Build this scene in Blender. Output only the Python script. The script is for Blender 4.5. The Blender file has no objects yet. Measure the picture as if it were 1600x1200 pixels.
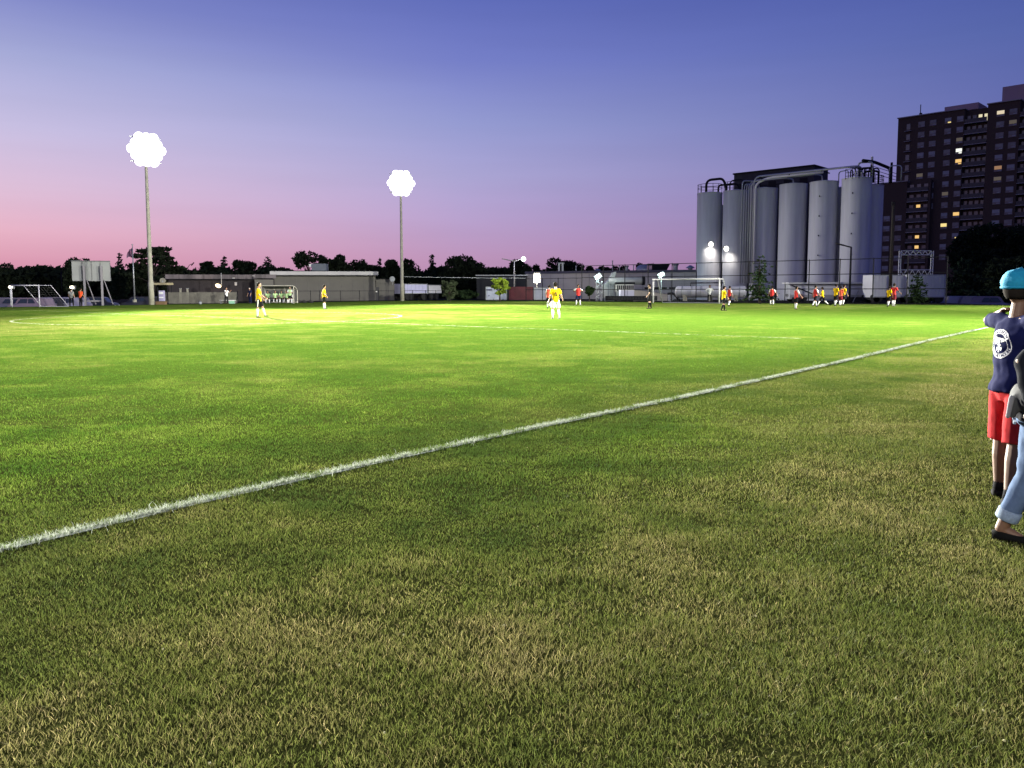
import bpy, math, random
import numpy as np
from mathutils import Vector, Matrix, noise as mnoise

# ------------------------------------------------------------------ camera, world, exposure
FPX, PITCH, ROLL, CH, CY = 1240.9, 0.0856, -0.0021, 1.36, 560.0
PSI = 0.6843
UD = (math.sin(PSI), math.cos(PSI))          # along the touchline
VD = (-math.cos(PSI), math.sin(PSI))         # across the pitch, away from the camera
TOUCH, MIDU, HALFW, GOALU = 4.71, 22.2, 32.67, 73.6
MIDV = TOUCH + HALFW
S = bpy.context.scene
COL = S.collection
camd = bpy.data.cameras.new("camera"); cam = bpy.data.objects.new("camera", camd); COL.objects.link(cam)
camd.sensor_width = 36.0; camd.lens = 36.0 * FPX / 1600.0
camd.shift_y = -(600.0 - CY) / 1600.0; camd.clip_start = 0.05; camd.clip_end = 6000
_cp, _sp, _cr, _sr = math.cos(PITCH), math.sin(PITCH), math.cos(ROLL), math.sin(ROLL)
R0 = Vector((1, 0, 0)); U0 = Vector((0, _sp, _cp)); FW = Vector((0, _cp, -_sp))
RIGHT = R0 * _cr + U0 * _sr; UP = -R0 * _sr + U0 * _cr
cam.matrix_world = Matrix(((RIGHT.x, UP.x, -FW.x, 0), (RIGHT.y, UP.y, -FW.y, 0), (RIGHT.z, UP.z, -FW.z, CH), (0, 0, 0, 1)))
S.camera = cam
S.view_settings.view_transform = 'Standard'; S.view_settings.look = 'None'
S.view_settings.exposure = 0.0; S.view_settings.gamma = 1.0
S.cycles.max_bounces = 5; S.cycles.diffuse_bounces = 2; S.cycles.glossy_bounces = 2
S.cycles.transparent_max_bounces = 8; S.cycles.sample_clamp_indirect = 4.0

def lin(c):
    return tuple(((x / 255.0) / 12.92 if x / 255.0 <= 0.04045 else ((x / 255.0 + 0.055) / 1.055) ** 2.4) for x in c)

def make_world():
    w = bpy.data.worlds.new("World"); S.world = w; w.use_nodes = True
    nt = w.node_tree; nt.nodes.clear(); N = nt.nodes.new; L = nt.links.new
    tc = N('ShaderNodeTexCoord'); nrm = N('ShaderNodeVectorMath'); nrm.operation = 'NORMALIZE'
    L(tc.outputs['Generated'], nrm.inputs[0])
    sep = N('ShaderNodeSeparateXYZ'); L(nrm.outputs[0], sep.inputs[0])
    flat = N('ShaderNodeVectorMath'); flat.operation = 'MULTIPLY'; flat.inputs[1].default_value = (1, 1, 0)
    L(nrm.outputs[0], flat.inputs[0])
    n2 = N('ShaderNodeVectorMath'); n2.operation = 'NORMALIZE'; L(flat.outputs[0], n2.inputs[0])
    dt = N('ShaderNodeVectorMath'); dt.operation = 'DOT_PRODUCT'; L(n2.outputs[0], dt.inputs[0])
    dt.inputs[1].default_value = (math.sin(math.radians(-70)), math.cos(math.radians(-70)), 0)
    def ramp(stops):
        r = N('ShaderNodeValToRGB'); r.color_ramp.interpolation = 'B_SPLINE' if False else 'EASE'
        r.color_ramp.interpolation = 'LINEAR'
        e = r.color_ramp.elements
        while len(e) < len(stops): e.new(0.5)
        for k, (z, c) in enumerate(stops):
            e[k].position = z; e[k].color = (*lin(c), 1)
        L(sep.outputs['Z'], r.inputs[0]); return r
    A = ramp([(0.0, (206, 134, 158)), (0.03, (224, 156, 176)), (0.062, (238, 182, 198)), (0.11, (228, 196, 218)),
              (0.17, (206, 196, 228)), (0.24, (172, 176, 218)), (0.30, (132, 140, 202)), (0.36, (106, 116, 188)), (0.60, (80, 94, 166)), (1.0, (56, 72, 136))])
    B = ramp([(0.0, (178, 134, 170)), (0.04, (190, 150, 188)), (0.09, (184, 162, 206)), (0.14, (172, 166, 212)),
              (0.20, (150, 156, 210)), (0.27, (118, 128, 200)), (0.35, (90, 104, 182)), (0.6, (68, 84, 154)), (1.0, (48, 66, 126))])
    C = ramp([(0.0, (114, 92, 136)), (0.05, (120, 102, 152)), (0.12, (112, 108, 168)), (0.18, (100, 108, 172)),
              (0.26, (86, 102, 170)), (0.35, (66, 82, 160)), (0.6, (50, 67, 132)), (1.0, (38, 54, 114))])
    def rng(a, b):
        m = N('ShaderNodeMapRange'); m.inputs['From Min'].default_value = a; m.inputs['From Max'].default_value = b
        L(dt.outputs['Value'], m.inputs['Value']); return m
    m1 = N('ShaderNodeMix'); m1.data_type = 'RGBA'; L(rng(0.40, 0.86).outputs[0], m1.inputs[0])
    L(B.outputs[0], m1.inputs[6]); L(A.outputs[0], m1.inputs[7])
    m2 = N('ShaderNodeMix'); m2.data_type = 'RGBA'; L(rng(-0.225, 0.40).outputs[0], m2.inputs[0])
    L(C.outputs[0], m2.inputs[6]); L(m1.outputs[2], m2.inputs[7])
    # a faint streak of cloud low in the west
    nz = N('ShaderNodeTexNoise'); nz.inputs['Scale'].default_value = 3.0; nz.inputs['Detail'].default_value = 4
    mp = N('ShaderNodeMapping'); mp.inputs['Scale'].default_value = (1, 1, 14); L(nrm.outputs[0], mp.inputs[0]); L(mp.outputs[0], nz.inputs['Vector'])
    cr = N('ShaderNodeMapRange'); cr.inputs['From Min'].default_value = 0.35; cr.inputs['From Max'].default_value = 0.75
    cr.inputs['To Min'].default_value = 1.015; cr.inputs['To Max'].default_value = 0.975; L(nz.outputs[0], cr.inputs['Value'])
    sc = N('ShaderNodeVectorMath'); sc.operation = 'SCALE'; L(m2.outputs[2], sc.inputs[0]); L(cr.outputs[0], sc.inputs['Scale'])
    bg = N('ShaderNodeBackground'); bg.inputs['Strength'].default_value = 1.0; L(sc.outputs[0], bg.inputs['Color'])
    out = N('ShaderNodeOutputWorld'); L(bg.outputs[0], out.inputs['Surface'])
make_world()

# each mast: beams aimed at (u, v) of the pitch: cone, blend, watts
FAR_BEAMS = [(0, 52, 150, 0.9, 3000.0), (0, 20, 64, 1.0, 30000.0), (-0.55, 17, 46, 1.0, 1480000.0), (0.6, 26, 66, 1.0, 75000.0)]
NEAR_BEAMS = [(0, 20, 116, 1.0, 110000.0), (0, 46, 70, 1.0, 30000.0), (0, 86, 50, 1.0, 150000.0)]

# ------------------------------------------------------------------ picture geometry helpers
def ray(px, py):
    X = (px - 800) / FPX; Y = (CY - py) / FPX
    return RIGHT * X + UP * Y + FW
def pix(px, py, Y):
    """world point seen at a photograph pixel, at world depth Y"""
    d = ray(px, py); return Vector((0, 0, CH)) + d * (Y / d.y)
def gx(px, Y):
    """world x of a ground point at depth Y standing in pixel column px"""
    d = ray(px, 453 + 1240.9 * CH / Y); return d.x * Y / d.y
def dep(py):
    return FPX * CH / max(py - 453.6, 1.0)
def PF(u, v, z=0.0):
    return Vector((u * UD[0] + v * VD[0], u * UD[1] + v * VD[1], z))
def zat(px, py, Y):
    return pix(px, py, Y).z

# ------------------------------------------------------------------ mesh builder
class MB:
    def __init__(s): s.v = []; s.f = []; s.m = []
    def add(s, vs, fs, mat=0):
        o = len(s.v); s.v += [tuple(p) for p in vs]; s.f += [tuple(i + o for i in f) for f in fs]; s.m += [mat] * len(fs); return s
    def box(s, c, d, rz=0.0, mat=0, tilt=None):
        x, y, z = d[0] / 2, d[1] / 2, d[2] / 2
        vs = [Vector((a * x, b * y, e * z)) for a in (-1, 1) for b in (-1, 1) for e in (-1, 1)]
        M = Matrix.Rotation(rz, 3, 'Z')
        if tilt: M = M @ Matrix.Rotation(tilt[0], 3, tilt[1])
        c = Vector(c); vs = [M @ p + c for p in vs]
        return s.add(vs, [(0, 1, 3, 2), (4, 6, 7, 5), (0, 4, 5, 1), (2, 3, 7, 6), (0, 2, 6, 4), (1, 5, 7, 3)], mat)
    def ring_frames(s, pts):
        n = len(pts); T = []
        for i in range(n):
            a = pts[max(i - 1, 0)]; b = pts[min(i + 1, n - 1)]; t = (b - a); T.append(t.normalized() if t.length > 1e-9 else Vector((0, 0, 1)))
        ref = Vector((1, 0, 0)) if abs(T[0].x) < 0.8 else Vector((0, 1, 0))
        fr = []; x = (ref - T[0] * ref.dot(T[0])).normalized()
        for t in T:
            x = (x - t * x.dot(t)); x = x.normalized() if x.length > 1e-6 else t.orthogonal().normalized()
            fr.append((x, t.cross(x)))
        return fr
    def tube(s, pts, r, n=8, mat=0, cap=True, xref=None):
        """r: number, list of numbers, or list of (rx, ry)"""
        pts = [Vector(p) for p in pts]
        if not isinstance(r, (list, tuple)): r = [r] * len(pts)
        fr = s.ring_frames(pts)
        if xref is not None:
            xr = Vector(xref); fr2 = []
            for i, (a, b) in enumerate(fr):
                t = a.cross(b); x = (xr - t * xr.dot(t)); x = x.normalized() if x.length > 1e-4 else a; fr2.append((x, t.cross(x)))
            fr = fr2
        vs = []; fs = []
        for p, (x, y), q in zip(pts, fr, r):
            rx, ry = (q if isinstance(q, (list, tuple)) else (q, q))
            for k in range(n):
                a = 2 * math.pi * k / n; vs.append(p + x * math.cos(a) * rx + y * math.sin(a) * ry)
        for i in range(len(pts) - 1):
            for k in range(n):
                fs.append((i * n + k, i * n + (k + 1) % n, (i + 1) * n + (k + 1) % n, (i + 1) * n + k))
        if cap:
            fs.append(tuple(range(n - 1, -1, -1))); fs.append(tuple(range((len(pts) - 1) * n, len(pts) * n)))
        return s.add(vs, fs, mat)
    def cyl(s, c, r, h, n=16, mat=0, r2=None):
        c = Vector(c); return s.tube([c, c + Vector((0, 0, h))], [r, r if r2 is None else r2], n, mat)
    def ell(s, c, r, n=12, m=8, mat=0, R=None):
        c = Vector(c); vs = []; fs = []
        for i in range(m + 1):
            t = math.pi * i / m
            for k in range(n):
                a = 2 * math.pi * k / n
                p = Vector((math.sin(t) * math.cos(a) * r[0], math.sin(t) * math.sin(a) * r[1], math.cos(t) * r[2]))
                vs.append((R @ p if R is not None else p) + c)
        for i in range(m):
            for k in range(n):
                fs.append((i * n + k, (i + 1) * n + k, (i + 1) * n + (k + 1) % n, i * n + (k + 1) % n))
        return s.add(vs, fs, mat)
    def capsule(s, a, b, ra, rb, n=12, mat=0, k=4):
        """closed tapered limb with rounded ends"""
        a = Vector(a); b = Vector(b); t = (b - a).normalized(); pts = []; rr = []
        for i in range(k, 0, -1):
            q = math.pi / 2 * i / k; pts.append(a - t * ra * math.sin(q)); rr.append(max(ra * math.cos(q), 1e-4))
        pts.append(a); rr.append(ra); pts.append(b); rr.append(rb)
        for i in range(1, k + 1):
            q = math.pi / 2 * i / k; pts.append(b + t * rb * math.sin(q)); rr.append(max(rb * math.cos(q), 1e-4))
        return s.tube(pts, rr, n, mat)
    def prism(s, pts, h, axis, mat=0):
        """extrude a closed outline by vector h*axis"""
        ax = Vector(axis) * h; n = len(pts); vs = [Vector(p) for p in pts] + [Vector(p) + ax for p in pts]
        fs = [tuple(range(n - 1, -1, -1)), tuple(range(n, 2 * n))] + [(k, (k + 1) % n, n + (k + 1) % n, n + k) for k in range(n)]
        return s.add(vs, fs, mat)
    def build(s, name, mats, parent=None, smooth=False, world=True):
        me = bpy.data.meshes.new(name)
        if not isinstance(mats, (list, tuple)): mats = [mats]
        vs = np.array(s.v, dtype=float)
        o = bpy.data.objects.new(name, me); COL.objects.link(o)
        if parent is not None:
            o.parent = parent
            if world:
                inv = WM(parent).inverted(); A = np.array(inv)
                vs = vs @ A[:3, :3].T + A[:3, 3]
        me.from_pydata(vs.tolist(), [], s.f)
        for m in mats: me.materials.append(m)
        if len(mats) > 1: me.polygons.foreach_set('material_index', s.m)
        if smooth: me.polygons.foreach_set('use_smooth', [True] * len(me.polygons))
        me.update(); return o

def WM(o):
    M = Matrix.LocRotScale(o.location, o.rotation_euler, o.scale)
    return WM(o.parent) @ M if o.parent else M

def tag(o, label=None, cat=None, group=None, kind=None):
    if label: o['label'] = label
    if cat: o['category'] = cat
    if group: o['group'] = group
    if kind: o['kind'] = kind
    return o
def thing(name, label, cat, loc=(0, 0, 0), rz=0.0, group=None):
    o = bpy.data.objects.new(name, None); COL.objects.link(o); o.location = loc; o.rotation_euler = (0, 0, rz)
    o.empty_display_size = 0.2
    return tag(o, label, cat, group)
def kids(o):
    return [c for c in bpy.data.objects if c.parent == o]
def copy_tree(o, loc=None, rz=None, parent=None, label=None, scale=None):
    c = o.copy(); COL.objects.link(c); c.parent = parent
    if loc is not None: c.location = loc
    if rz is not None: c.rotation_euler = (0, 0, rz)
    if scale is not None: c.scale = scale
    if label: c['label'] = label
    for k in kids(o): copy_tree(k, parent=c)
    return c

# ------------------------------------------------------------------ materials
MATS = {}
def mat(name, col, rough=0.75, metal=0.0, noise=0.0, nscale=8.0, emit=None, es=0.0, bump=0.0, col2=None, stretch=(1, 1, 1), world=False, spec=None):
    if name in MATS: return MATS[name]
    m = bpy.data.materials.new(name); m.use_nodes = True; nt = m.node_tree; b = nt.nodes['Principled BSDF']
    b.inputs['Base Color'].default_value = (*col, 1); b.inputs['Roughness'].default_value = rough; b.inputs['Metallic'].default_value = metal
    if spec is not None: b.inputs['Specular IOR Level'].default_value = spec
    if emit: b.inputs['Emission Color'].default_value = (*emit, 1); b.inputs['Emission Strength'].default_value = es
    if noise or bump or col2:
        N = nt.nodes.new; L = nt.links.new
        tc = N('ShaderNodeTexCoord'); mp = N('ShaderNodeMapping'); mp.inputs['Scale'].default_value = stretch
        if world:
            ge = N('ShaderNodeNewGeometry'); L(ge.outputs['Position'], mp.inputs[0])
        else: L(tc.outputs['Object'], mp.inputs[0])
        nz = N('ShaderNodeTexNoise'); nz.inputs['Scale'].default_value = nscale; nz.inputs['Detail'].default_value = 6; nz.inputs['Roughness'].default_value = 0.65
        L(mp.outputs[0], nz.inputs['Vector'])
        if noise or col2:
            c2 = col2 if col2 else tuple(x * (1 - noise) for x in col); c1 = col if col2 else tuple(min(x * (1 + noise * 0.6), 1) for x in col)
            mr = N('ShaderNodeMapRange'); mr.inputs['From Min'].default_value = 0.34; mr.inputs['From Max'].default_value = 0.66; L(nz.outputs[0], mr.inputs['Value'])
            mx = N('ShaderNodeMix'); mx.data_type = 'RGBA'; mx.inputs[6].default_value = (*c2, 1); mx.inputs[7].default_value = (*c1, 1)
            L(mr.outputs[0], mx.inputs[0]); L(mx.outputs[2], b.inputs['Base Color'])
        if bump:
            bp = N('ShaderNodeBump'); bp.inputs['Strength'].default_value = bump; bp.inputs['Distance'].default_value = 0.03
            L(nz.outputs[0], bp.inputs['Height']); L(bp.outputs[0], b.inputs['Normal'])
    MATS[name] = m; return m

def emis(name, col, s):
    if name in MATS: return MATS[name]
    m = bpy.data.materials.new(name); m.use_nodes = True; nt = m.node_tree; nt.nodes.clear()
    e = nt.nodes.new('ShaderNodeEmission'); e.inputs[0].default_value = (*col, 1); e.inputs[1].default_value = s
    o = nt.nodes.new('ShaderNodeOutputMaterial'); nt.links.new(e.outputs[0], o.inputs[0]); MATS[name] = m; return m

M_white = mat('white_paint', (0.78, 0.78, 0.76), 0.5, noise=0.12, nscale=3)
M_post = mat('goal_metal', (0.5, 0.5, 0.5), 0.5)
M_concrete = mat('pale_concrete', (0.29, 0.28, 0.225), 0.9, noise=0.22, nscale=2.5, bump=0.2)
M_dark = mat('dark_metal', (0.010, 0.010, 0.013), 0.7, spec=.15)
M_galv = mat('galvanised_metal', (0.34, 0.36, 0.38), 0.45, 0.6, noise=0.2, nscale=5)
M_silo = mat('silo_paint', (0.45, 0.45, 0.52), 0.6, noise=0.14, nscale=1.6, stretch=(1, 1, 0.08))
M_rubber = mat('rubber', (0.015, 0.015, 0.016), 0.9)
M_glass = mat('dark_glass', (0.02, 0.025, 0.035), 0.12, spec=0.6)
M_wood = mat('dark_wood', (0.025, 0.018, 0.014), 0.9, noise=0.4, nscale=4, stretch=(4, 4, 0.4))

# ------------------------------------------------------------------ ground
def value_noise(x, y, scale, seed):
    x = x / scale; y = y / scale; xi = np.floor(x).astype(np.int64); yi = np.floor(y).astype(np.int64); fx = x - xi; fy = y - yi
    fx = fx * fx * (3 - 2 * fx); fy = fy * fy * (3 - 2 * fy)
    def h(a, b):
        n = (a * 374761393 + b * 668265263 + seed * 1442695041) & 0xFFFFFFFF
        n = ((n ^ (n >> 13)) * 1274126177) & 0xFFFFFFFF
        return ((n ^ (n >> 16)) & 0xFFFF) / 65535.0
    return (h(xi, yi) * (1 - fx) + h(xi + 1, yi) * fx) * (1 - fy) + (h(xi, yi + 1) * (1 - fx) + h(xi + 1, yi + 1) * fx) * fy
def fbm(x, y, scale, seed, oct=3):
    t = 0; a = 0.5; w = 0
    for k in range(oct):
        t = t + a * value_noise(x + 37.2 * k, y - 11.7 * k, scale / 2 ** k, seed + k); w += a; a *= 0.55
    return t / w
def dryness(x, y):
    """0 lush .. 1 straw : worn bands on the pitch and dry patches on the verge"""
    u = x * UD[0] + y * UD[1]; v = x * VD[0] + y * VD[1]
    d = 0.70 * fbm(x, y, 0.75, 3, 4) + 0.30 * fbm(u * 0.35, v, 5.0, 11, 3)
    d = (d - 0.5) * 2.1 + 0.42
    d = d + 0.26 * np.clip((4.4 - v) / 2.5, 0, 1)
    d = d - 0.25 * np.exp(-((v - 4.2) / 1.3) ** 2) * np.clip(1 - np.abs(u - 6) / 6, 0, 1)
    d = d + 0.34 * np.exp(-(((u - 12) / 16) ** 2 + ((v - 36) / 9) ** 2))
    d = d + 0.30 * np.exp(-(((u - 64) / 9) ** 2 + ((v - 36) / 14) ** 2))
    d = d - 0.30 * np.exp(-(((u - 34) / 20) ** 2 + ((v - 14) / 9) ** 2))
    d = d - 0.22 * np.clip((v - 4.4) / 1.2, 0, 1)
    return np.clip(d, 0, 1)

def plane_mesh(name, m, x0, x1, y0, y1, z, kind='structure'):
    b = MB(); b.add([(x0, y0, z), (x1, y0, z), (x1, y1, z), (x0, y1, z)], [(0, 1, 2, 3)]); o = b.build(name, m); return tag(o, kind=kind)

M_lot = mat('lot_ground', (0.018, 0.018, 0.018), 1.0, spec=.02, noise=0.35, nscale=0.6, world=True)
plane_mesh('ground', M_lot, -3000, 3000, -600, 4000, -1.10)
def plateau(name, pts, top):
    b = MB(); b.prism([(p[0], p[1], -1.3) for p in pts], top + 1.3, (0, 0, 1)); tag(b.build(name, M_lot), kind='structure')
plateau('field_bank', [PF(-61, -41), PF(79.9, -41), PF(79.9, 78.6), PF(-61, 78.6)], -0.03)
plateau('yard', [(-38, 62), (44.3, 62), (44.3, 400), (-38, 400)], -0.036)

def turf_material():
    m = bpy.data.materials.new('turf'); m.use_nodes = True; nt = m.node_tree; N = nt.nodes.new; L = nt.links.new
    b = nt.nodes['Principled BSDF']; b.inputs['Roughness'].default_value = 1.0; b.inputs['Specular IOR Level'].default_value = 0.0
    at = N('ShaderNodeAttribute'); at.attribute_name = 'dry'
    ge = N('ShaderNodeNewGeometry')
    n1 = N('ShaderNodeTexNoise'); n1.inputs['Scale'].default_value = 9.0; n1.inputs['Detail'].default_value = 6; n1.inputs['Roughness'].default_value = 0.75; L(ge.outputs['Position'], n1.inputs['Vector'])
    n2 = N('ShaderNodeTexNoise'); n2.inputs['Scale'].default_value = 1.6; n2.inputs['Detail'].default_value = 5; n2.inputs['Roughness'].default_value = 0.7; L(ge.outputs['Position'], n2.inputs['Vector'])
    ad = N('ShaderNodeMath'); ad.operation = 'MULTIPLY_ADD'; ad.inputs[1].default_value = 1.5; L(n2.outputs[0], ad.inputs[0]); L(at.outputs['Fac'], ad.inputs[2])
    sb = N('ShaderNodeMath'); sb.operation = 'SUBTRACT'; sb.inputs[1].default_value = 0.75; L(ad.outputs[0], sb.inputs[0])
    rp = N('ShaderNodeValToRGB'); e = rp.color_ramp.elements
    e[0].position = 0.08; e[0].color = (*TC[0], 1); e[1].position = 0.95; e[1].color = (*TC[2], 1)
    q = e.new(0.5); q.color = (*TC[1], 1)
    L(sb.outputs[0], rp.inputs[0])
    mr = N('ShaderNodeMapRange'); mr.inputs['From Min'].default_value = 0.3; mr.inputs['From Max'].default_value = 0.7; mr.inputs['To Min'].default_value = 0.62; mr.inputs['To Max'].default_value = 1.3
    L(n1.outputs[0], mr.inputs['Value'])
    sc = N('ShaderNodeVectorMath'); sc.operation = 'SCALE'; L(rp.outputs[0], sc.inputs[0]); L(mr.outputs[0], sc.inputs['Scale']); th = N('ShaderNodeAttribute'); th.attribute_name = 'thatch_shade'; tm = N('ShaderNodeMix'); tm.data_type = 'RGBA'; L(th.outputs['Fac'], tm.inputs[0]); L(sc.outputs[0], tm.inputs[6]); tm.inputs[7].default_value = (0.030, 0.034, 0.010, 1); L(tm.outputs[2], b.inputs['Base Color'])  # dark tone: thatch plus painted shade between the blades
    bp = N('ShaderNodeBump'); bp.inputs['Strength'].default_value = 0.9; bp.inputs['Distance'].default_value = 0.05
    n3 = N('ShaderNodeTexNoise'); n3.inputs['Scale'].default_value = 22.0; n3.inputs['Detail'].default_value = 3; L(ge.outputs['Position'], n3.inputs['Vector'])
    L(n3.outputs[0], bp.inputs['Height']); L(bp.outputs[0], b.inputs['Normal'])
    return m
TC = [(0.080, 0.148, 0.018), (0.142, 0.190, 0.034), (0.215, 0.222, 0.062)]
def build_turf():
    us = np.concatenate([np.linspace(-60, -12, 40), np.arange(-11.5, 40, 0.5), np.linspace(40.5, 78.6, 60)])
    vs = np.concatenate([np.linspace(-40, -6, 20), np.arange(-5.5, 30, 0.5), np.linspace(30.7, 77.5, 62)])
    UU, VV = np.meshgrid(us, vs, indexing='ij'); X = UU * UD[0] + VV * VD[0]; Y = UU * UD[1] + VV * VD[1]
    nu, nv = len(us), len(vs); co = np.stack([X, Y, np.zeros_like(X)], -1).reshape(-1, 3)
    i = np.arange(nu - 1)[:, None] * nv + np.arange(nv - 1)[None, :]
    f = np.stack([i, i + nv, i + nv + 1, i + 1], -1).reshape(-1, 4)[:, ::-1]
    me = bpy.data.meshes.new('turf'); me.from_pydata(co.tolist(), [], f.tolist())
    a = me.attributes.new('dry', 'FLOAT', 'POINT'); a.data.foreach_set('value', dryness(X.ravel(), Y.ravel()))
    a = me.attributes.new('thatch_shade', 'FLOAT', 'POINT'); a.data.foreach_set('value', np.clip((17 - np.abs(Y.ravel())) / 12, 0, 1) * (Y.ravel() > 0))  # darkens the ground near the camera, painting in shade among the blades
    o = bpy.data.objects.new('turf', me); COL.objects.link(o); me.materials.append(turf_material()); tag(o, kind='structure')
build_turf()

# painted lines -----------------------------------------------------------
def line_material(name, dense, col):
    m = bpy.data.materials.new(name); m.use_nodes = True; nt = m.node_tree; N = nt.nodes.new; L = nt.links.new
    b = nt.nodes['Principled BSDF']; b.inputs['Roughness'].default_value = 1.0; b.inputs['Specular IOR Level'].default_value = 0.1
    ge = N('ShaderNodeNewGeometry'); nz = N('ShaderNodeTexNoise'); nz.inputs['Scale'].default_value = 5.0; nz.inputs['Detail'].default_value = 7; nz.inputs['Roughness'].default_value = 0.8
    L(ge.outputs['Position'], nz.inputs['Vector'])
    b.inputs['Base Color'].default_value = (*col, 1)
    mr = N('ShaderNodeMapRange'); mr.inputs['From Min'].default_value = 0.62 - dense * 0.5; mr.inputs['From Max'].default_value = 0.72 - dense * 0.4; L(nz.outputs[0], mr.inputs['Value'])
    L(mr.outputs[0], b.inputs['Alpha']); return m
M_line = line_material('line_paint', 0.42, (0.56, 0.60, 0.50)); M_faint = line_material('faded_line_paint', 0.34, (0.50, 0.56, 0.32))
LV = [(-4, 4.67), (1.44, 4.67), (2.41, 4.74), (3.77, 4.76), (5.82, 4.748), (9.1, 4.639), (12.5, 4.615), (16.2, 4.624), (23.2, 4.734), (32.2, 4.762), (80, 4.71)]
def touch_v(u):
    return np.interp(u, [a for a, b in LV], [b for a, b in LV])
def strip(name, path, w, m):
    b = MB(); n = len(path)
    for k in range(n):
        p = Vector(path[k]); a = Vector(path[max(k - 1, 0)]); c = Vector(path[min(k + 1, n - 1)]); t = (c - a).normalized(); s = Vector((-t.y, t.x, 0)) * w / 2
        b.v += [tuple(p + s), tuple(p - s)]
    for k in range(n - 1): b.f.append((2 * k, 2 * k + 1, 2 * k + 3, 2 * k + 2)); b.m.append(0)
    return tag(b.build(name, m), kind='structure')
us = list(np.arange(-3, GOALU, 0.8)) + [GOALU]
strip('touchline', [PF(u, float(touch_v(u)), 0.006) for u in us], 0.095, M_line)
strip('halfway_line', [PF(MIDU, v, 0.007) for v in np.linspace(TOUCH + 3.0, TOUCH + 2 * HALFW, 60)], 0.12, M_faint)
strip('centre_circle', [PF(MIDU + 9.15 * math.cos(a), MIDV + 9.15 * math.sin(a), 0.009) for a in np.linspace(0, 2 * math.pi, 90)], 0.15, M_faint)
strip('goal_line', [PF(GOALU, v, 0.006) for v in np.linspace(TOUCH, TOUCH + 2 * HALFW, 30)], 0.11, M_faint)
strip('penalty_line', [PF(GOALU - 0.1 - t, MIDV - 20.16, 0.008) for t in np.linspace(0, 16.4, 12)] + [PF(GOALU - 16.5, v, 0.008) for v in np.linspace(MIDV - 20.16, MIDV + 20.16, 30)] + [PF(GOALU - 16.5 + t, MIDV + 20.16, 0.008) for t in np.linspace(0.2, 16.4, 12)], 0.11, M_faint)

# grass blades -------------------------------------------------------------
def grass_material():
    m = bpy.data.materials.new('grass_blade'); m.use_nodes = True; nt = m.node_tree; nt.nodes.clear(); N = nt.nodes.new; L = nt.links.new
    at = N('ShaderNodeAttribute'); at.attribute_name = 'tint'
    df = N('ShaderNodeBsdfDiffuse'); tr = N('ShaderNodeBsdfTranslucent'); mx = N('ShaderNodeMixShader'); mx.inputs[0].default_value = 0.32
    gl = N('ShaderNodeBsdfGlossy'); gl.inputs['Roughness'].default_value = 0.45; gl.inputs['Color'].default_value = (0.6, 0.6, 0.6, 1); m2 = N('ShaderNodeMixShader'); m2.inputs[0].default_value = 0.012
    L(at.outputs['Color'], df.inputs[0]); L(at.outputs['Color'], tr.inputs[0]); L(df.outputs[0], mx.inputs[1]); L(tr.outputs[0], mx.inputs[2])
    L(mx.outputs[0], m2.inputs[1]); L(gl.outputs[0], m2.inputs[2])
    o = N('ShaderNodeOutputMaterial'); L(m2.outputs[0], o.inputs[0]); return m
M_blade = grass_material()
def blades(name, x, y, h, w, lean, col, rng, kind='stuff'):
    n = len(x); a = rng.uniform(0, 2 * np.pi, n); b = rng.uniform(0, 2 * np.pi, n)
    dx, dy = np.cos(a) * w / 2, np.sin(a) * w / 2; lx, ly = np.cos(b) * lean, np.sin(b) * lean
    co = np.empty((n, 5, 3), np.float32)
    co[:, 0] = np.stack([x - dx, y - dy, 0 * x], -1); co[:, 1] = np.stack([x + dx, y + dy, 0 * x], -1)
    mx, my, mz = x + lx * 0.35, y + ly * 0.35, h * 0.6
    co[:, 2] = np.stack([mx + dx * .8, my + dy * .8, mz], -1); co[:, 3] = np.stack([mx - dx * .8, my - dy * .8, mz], -1)
    co[:, 4] = np.stack([x + lx, y + ly, h], -1)
    base = np.arange(n, dtype=np.int32)[:, None] * 5
    lv = (base + np.array([0, 1, 2, 3, 3, 2, 4], np.int32)).ravel()
    ls = (np.arange(n, dtype=np.int32)[:, None] * 7 + np.array([0, 4], np.int32)).ravel()
    me = bpy.data.meshes.new(name); me.vertices.add(n * 5); me.vertices.foreach_set('co', co.ravel())
    me.loops.add(n * 7); me.loops.foreach_set('vertex_index', lv); me.polygons.add(n * 2); me.polygons.foreach_set('loop_start', ls)
    me.polygons.foreach_set('loop_total', np.tile(np.array([4, 3], np.int32), n))
    ca = me.attributes.new('tint', 'FLOAT_COLOR', 'POINT'); c4 = np.ones((n, 5, 4), np.float32); c4[:, :, :3] = col[:, None, :]
    ca.data.foreach_set('color', c4.ravel()); me.update(calc_edges=True); me.validate()
    me.materials.append(M_blade); o = bpy.data.objects.new(name, me); COL.objects.link(o); return tag(o, kind=kind)
GC = np.array([(0.056, 0.088, 0.020), (0.128, 0.152, 0.034), (0.22, 0.20, 0.075), (0.40, 0.33, 0.16)])
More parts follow.
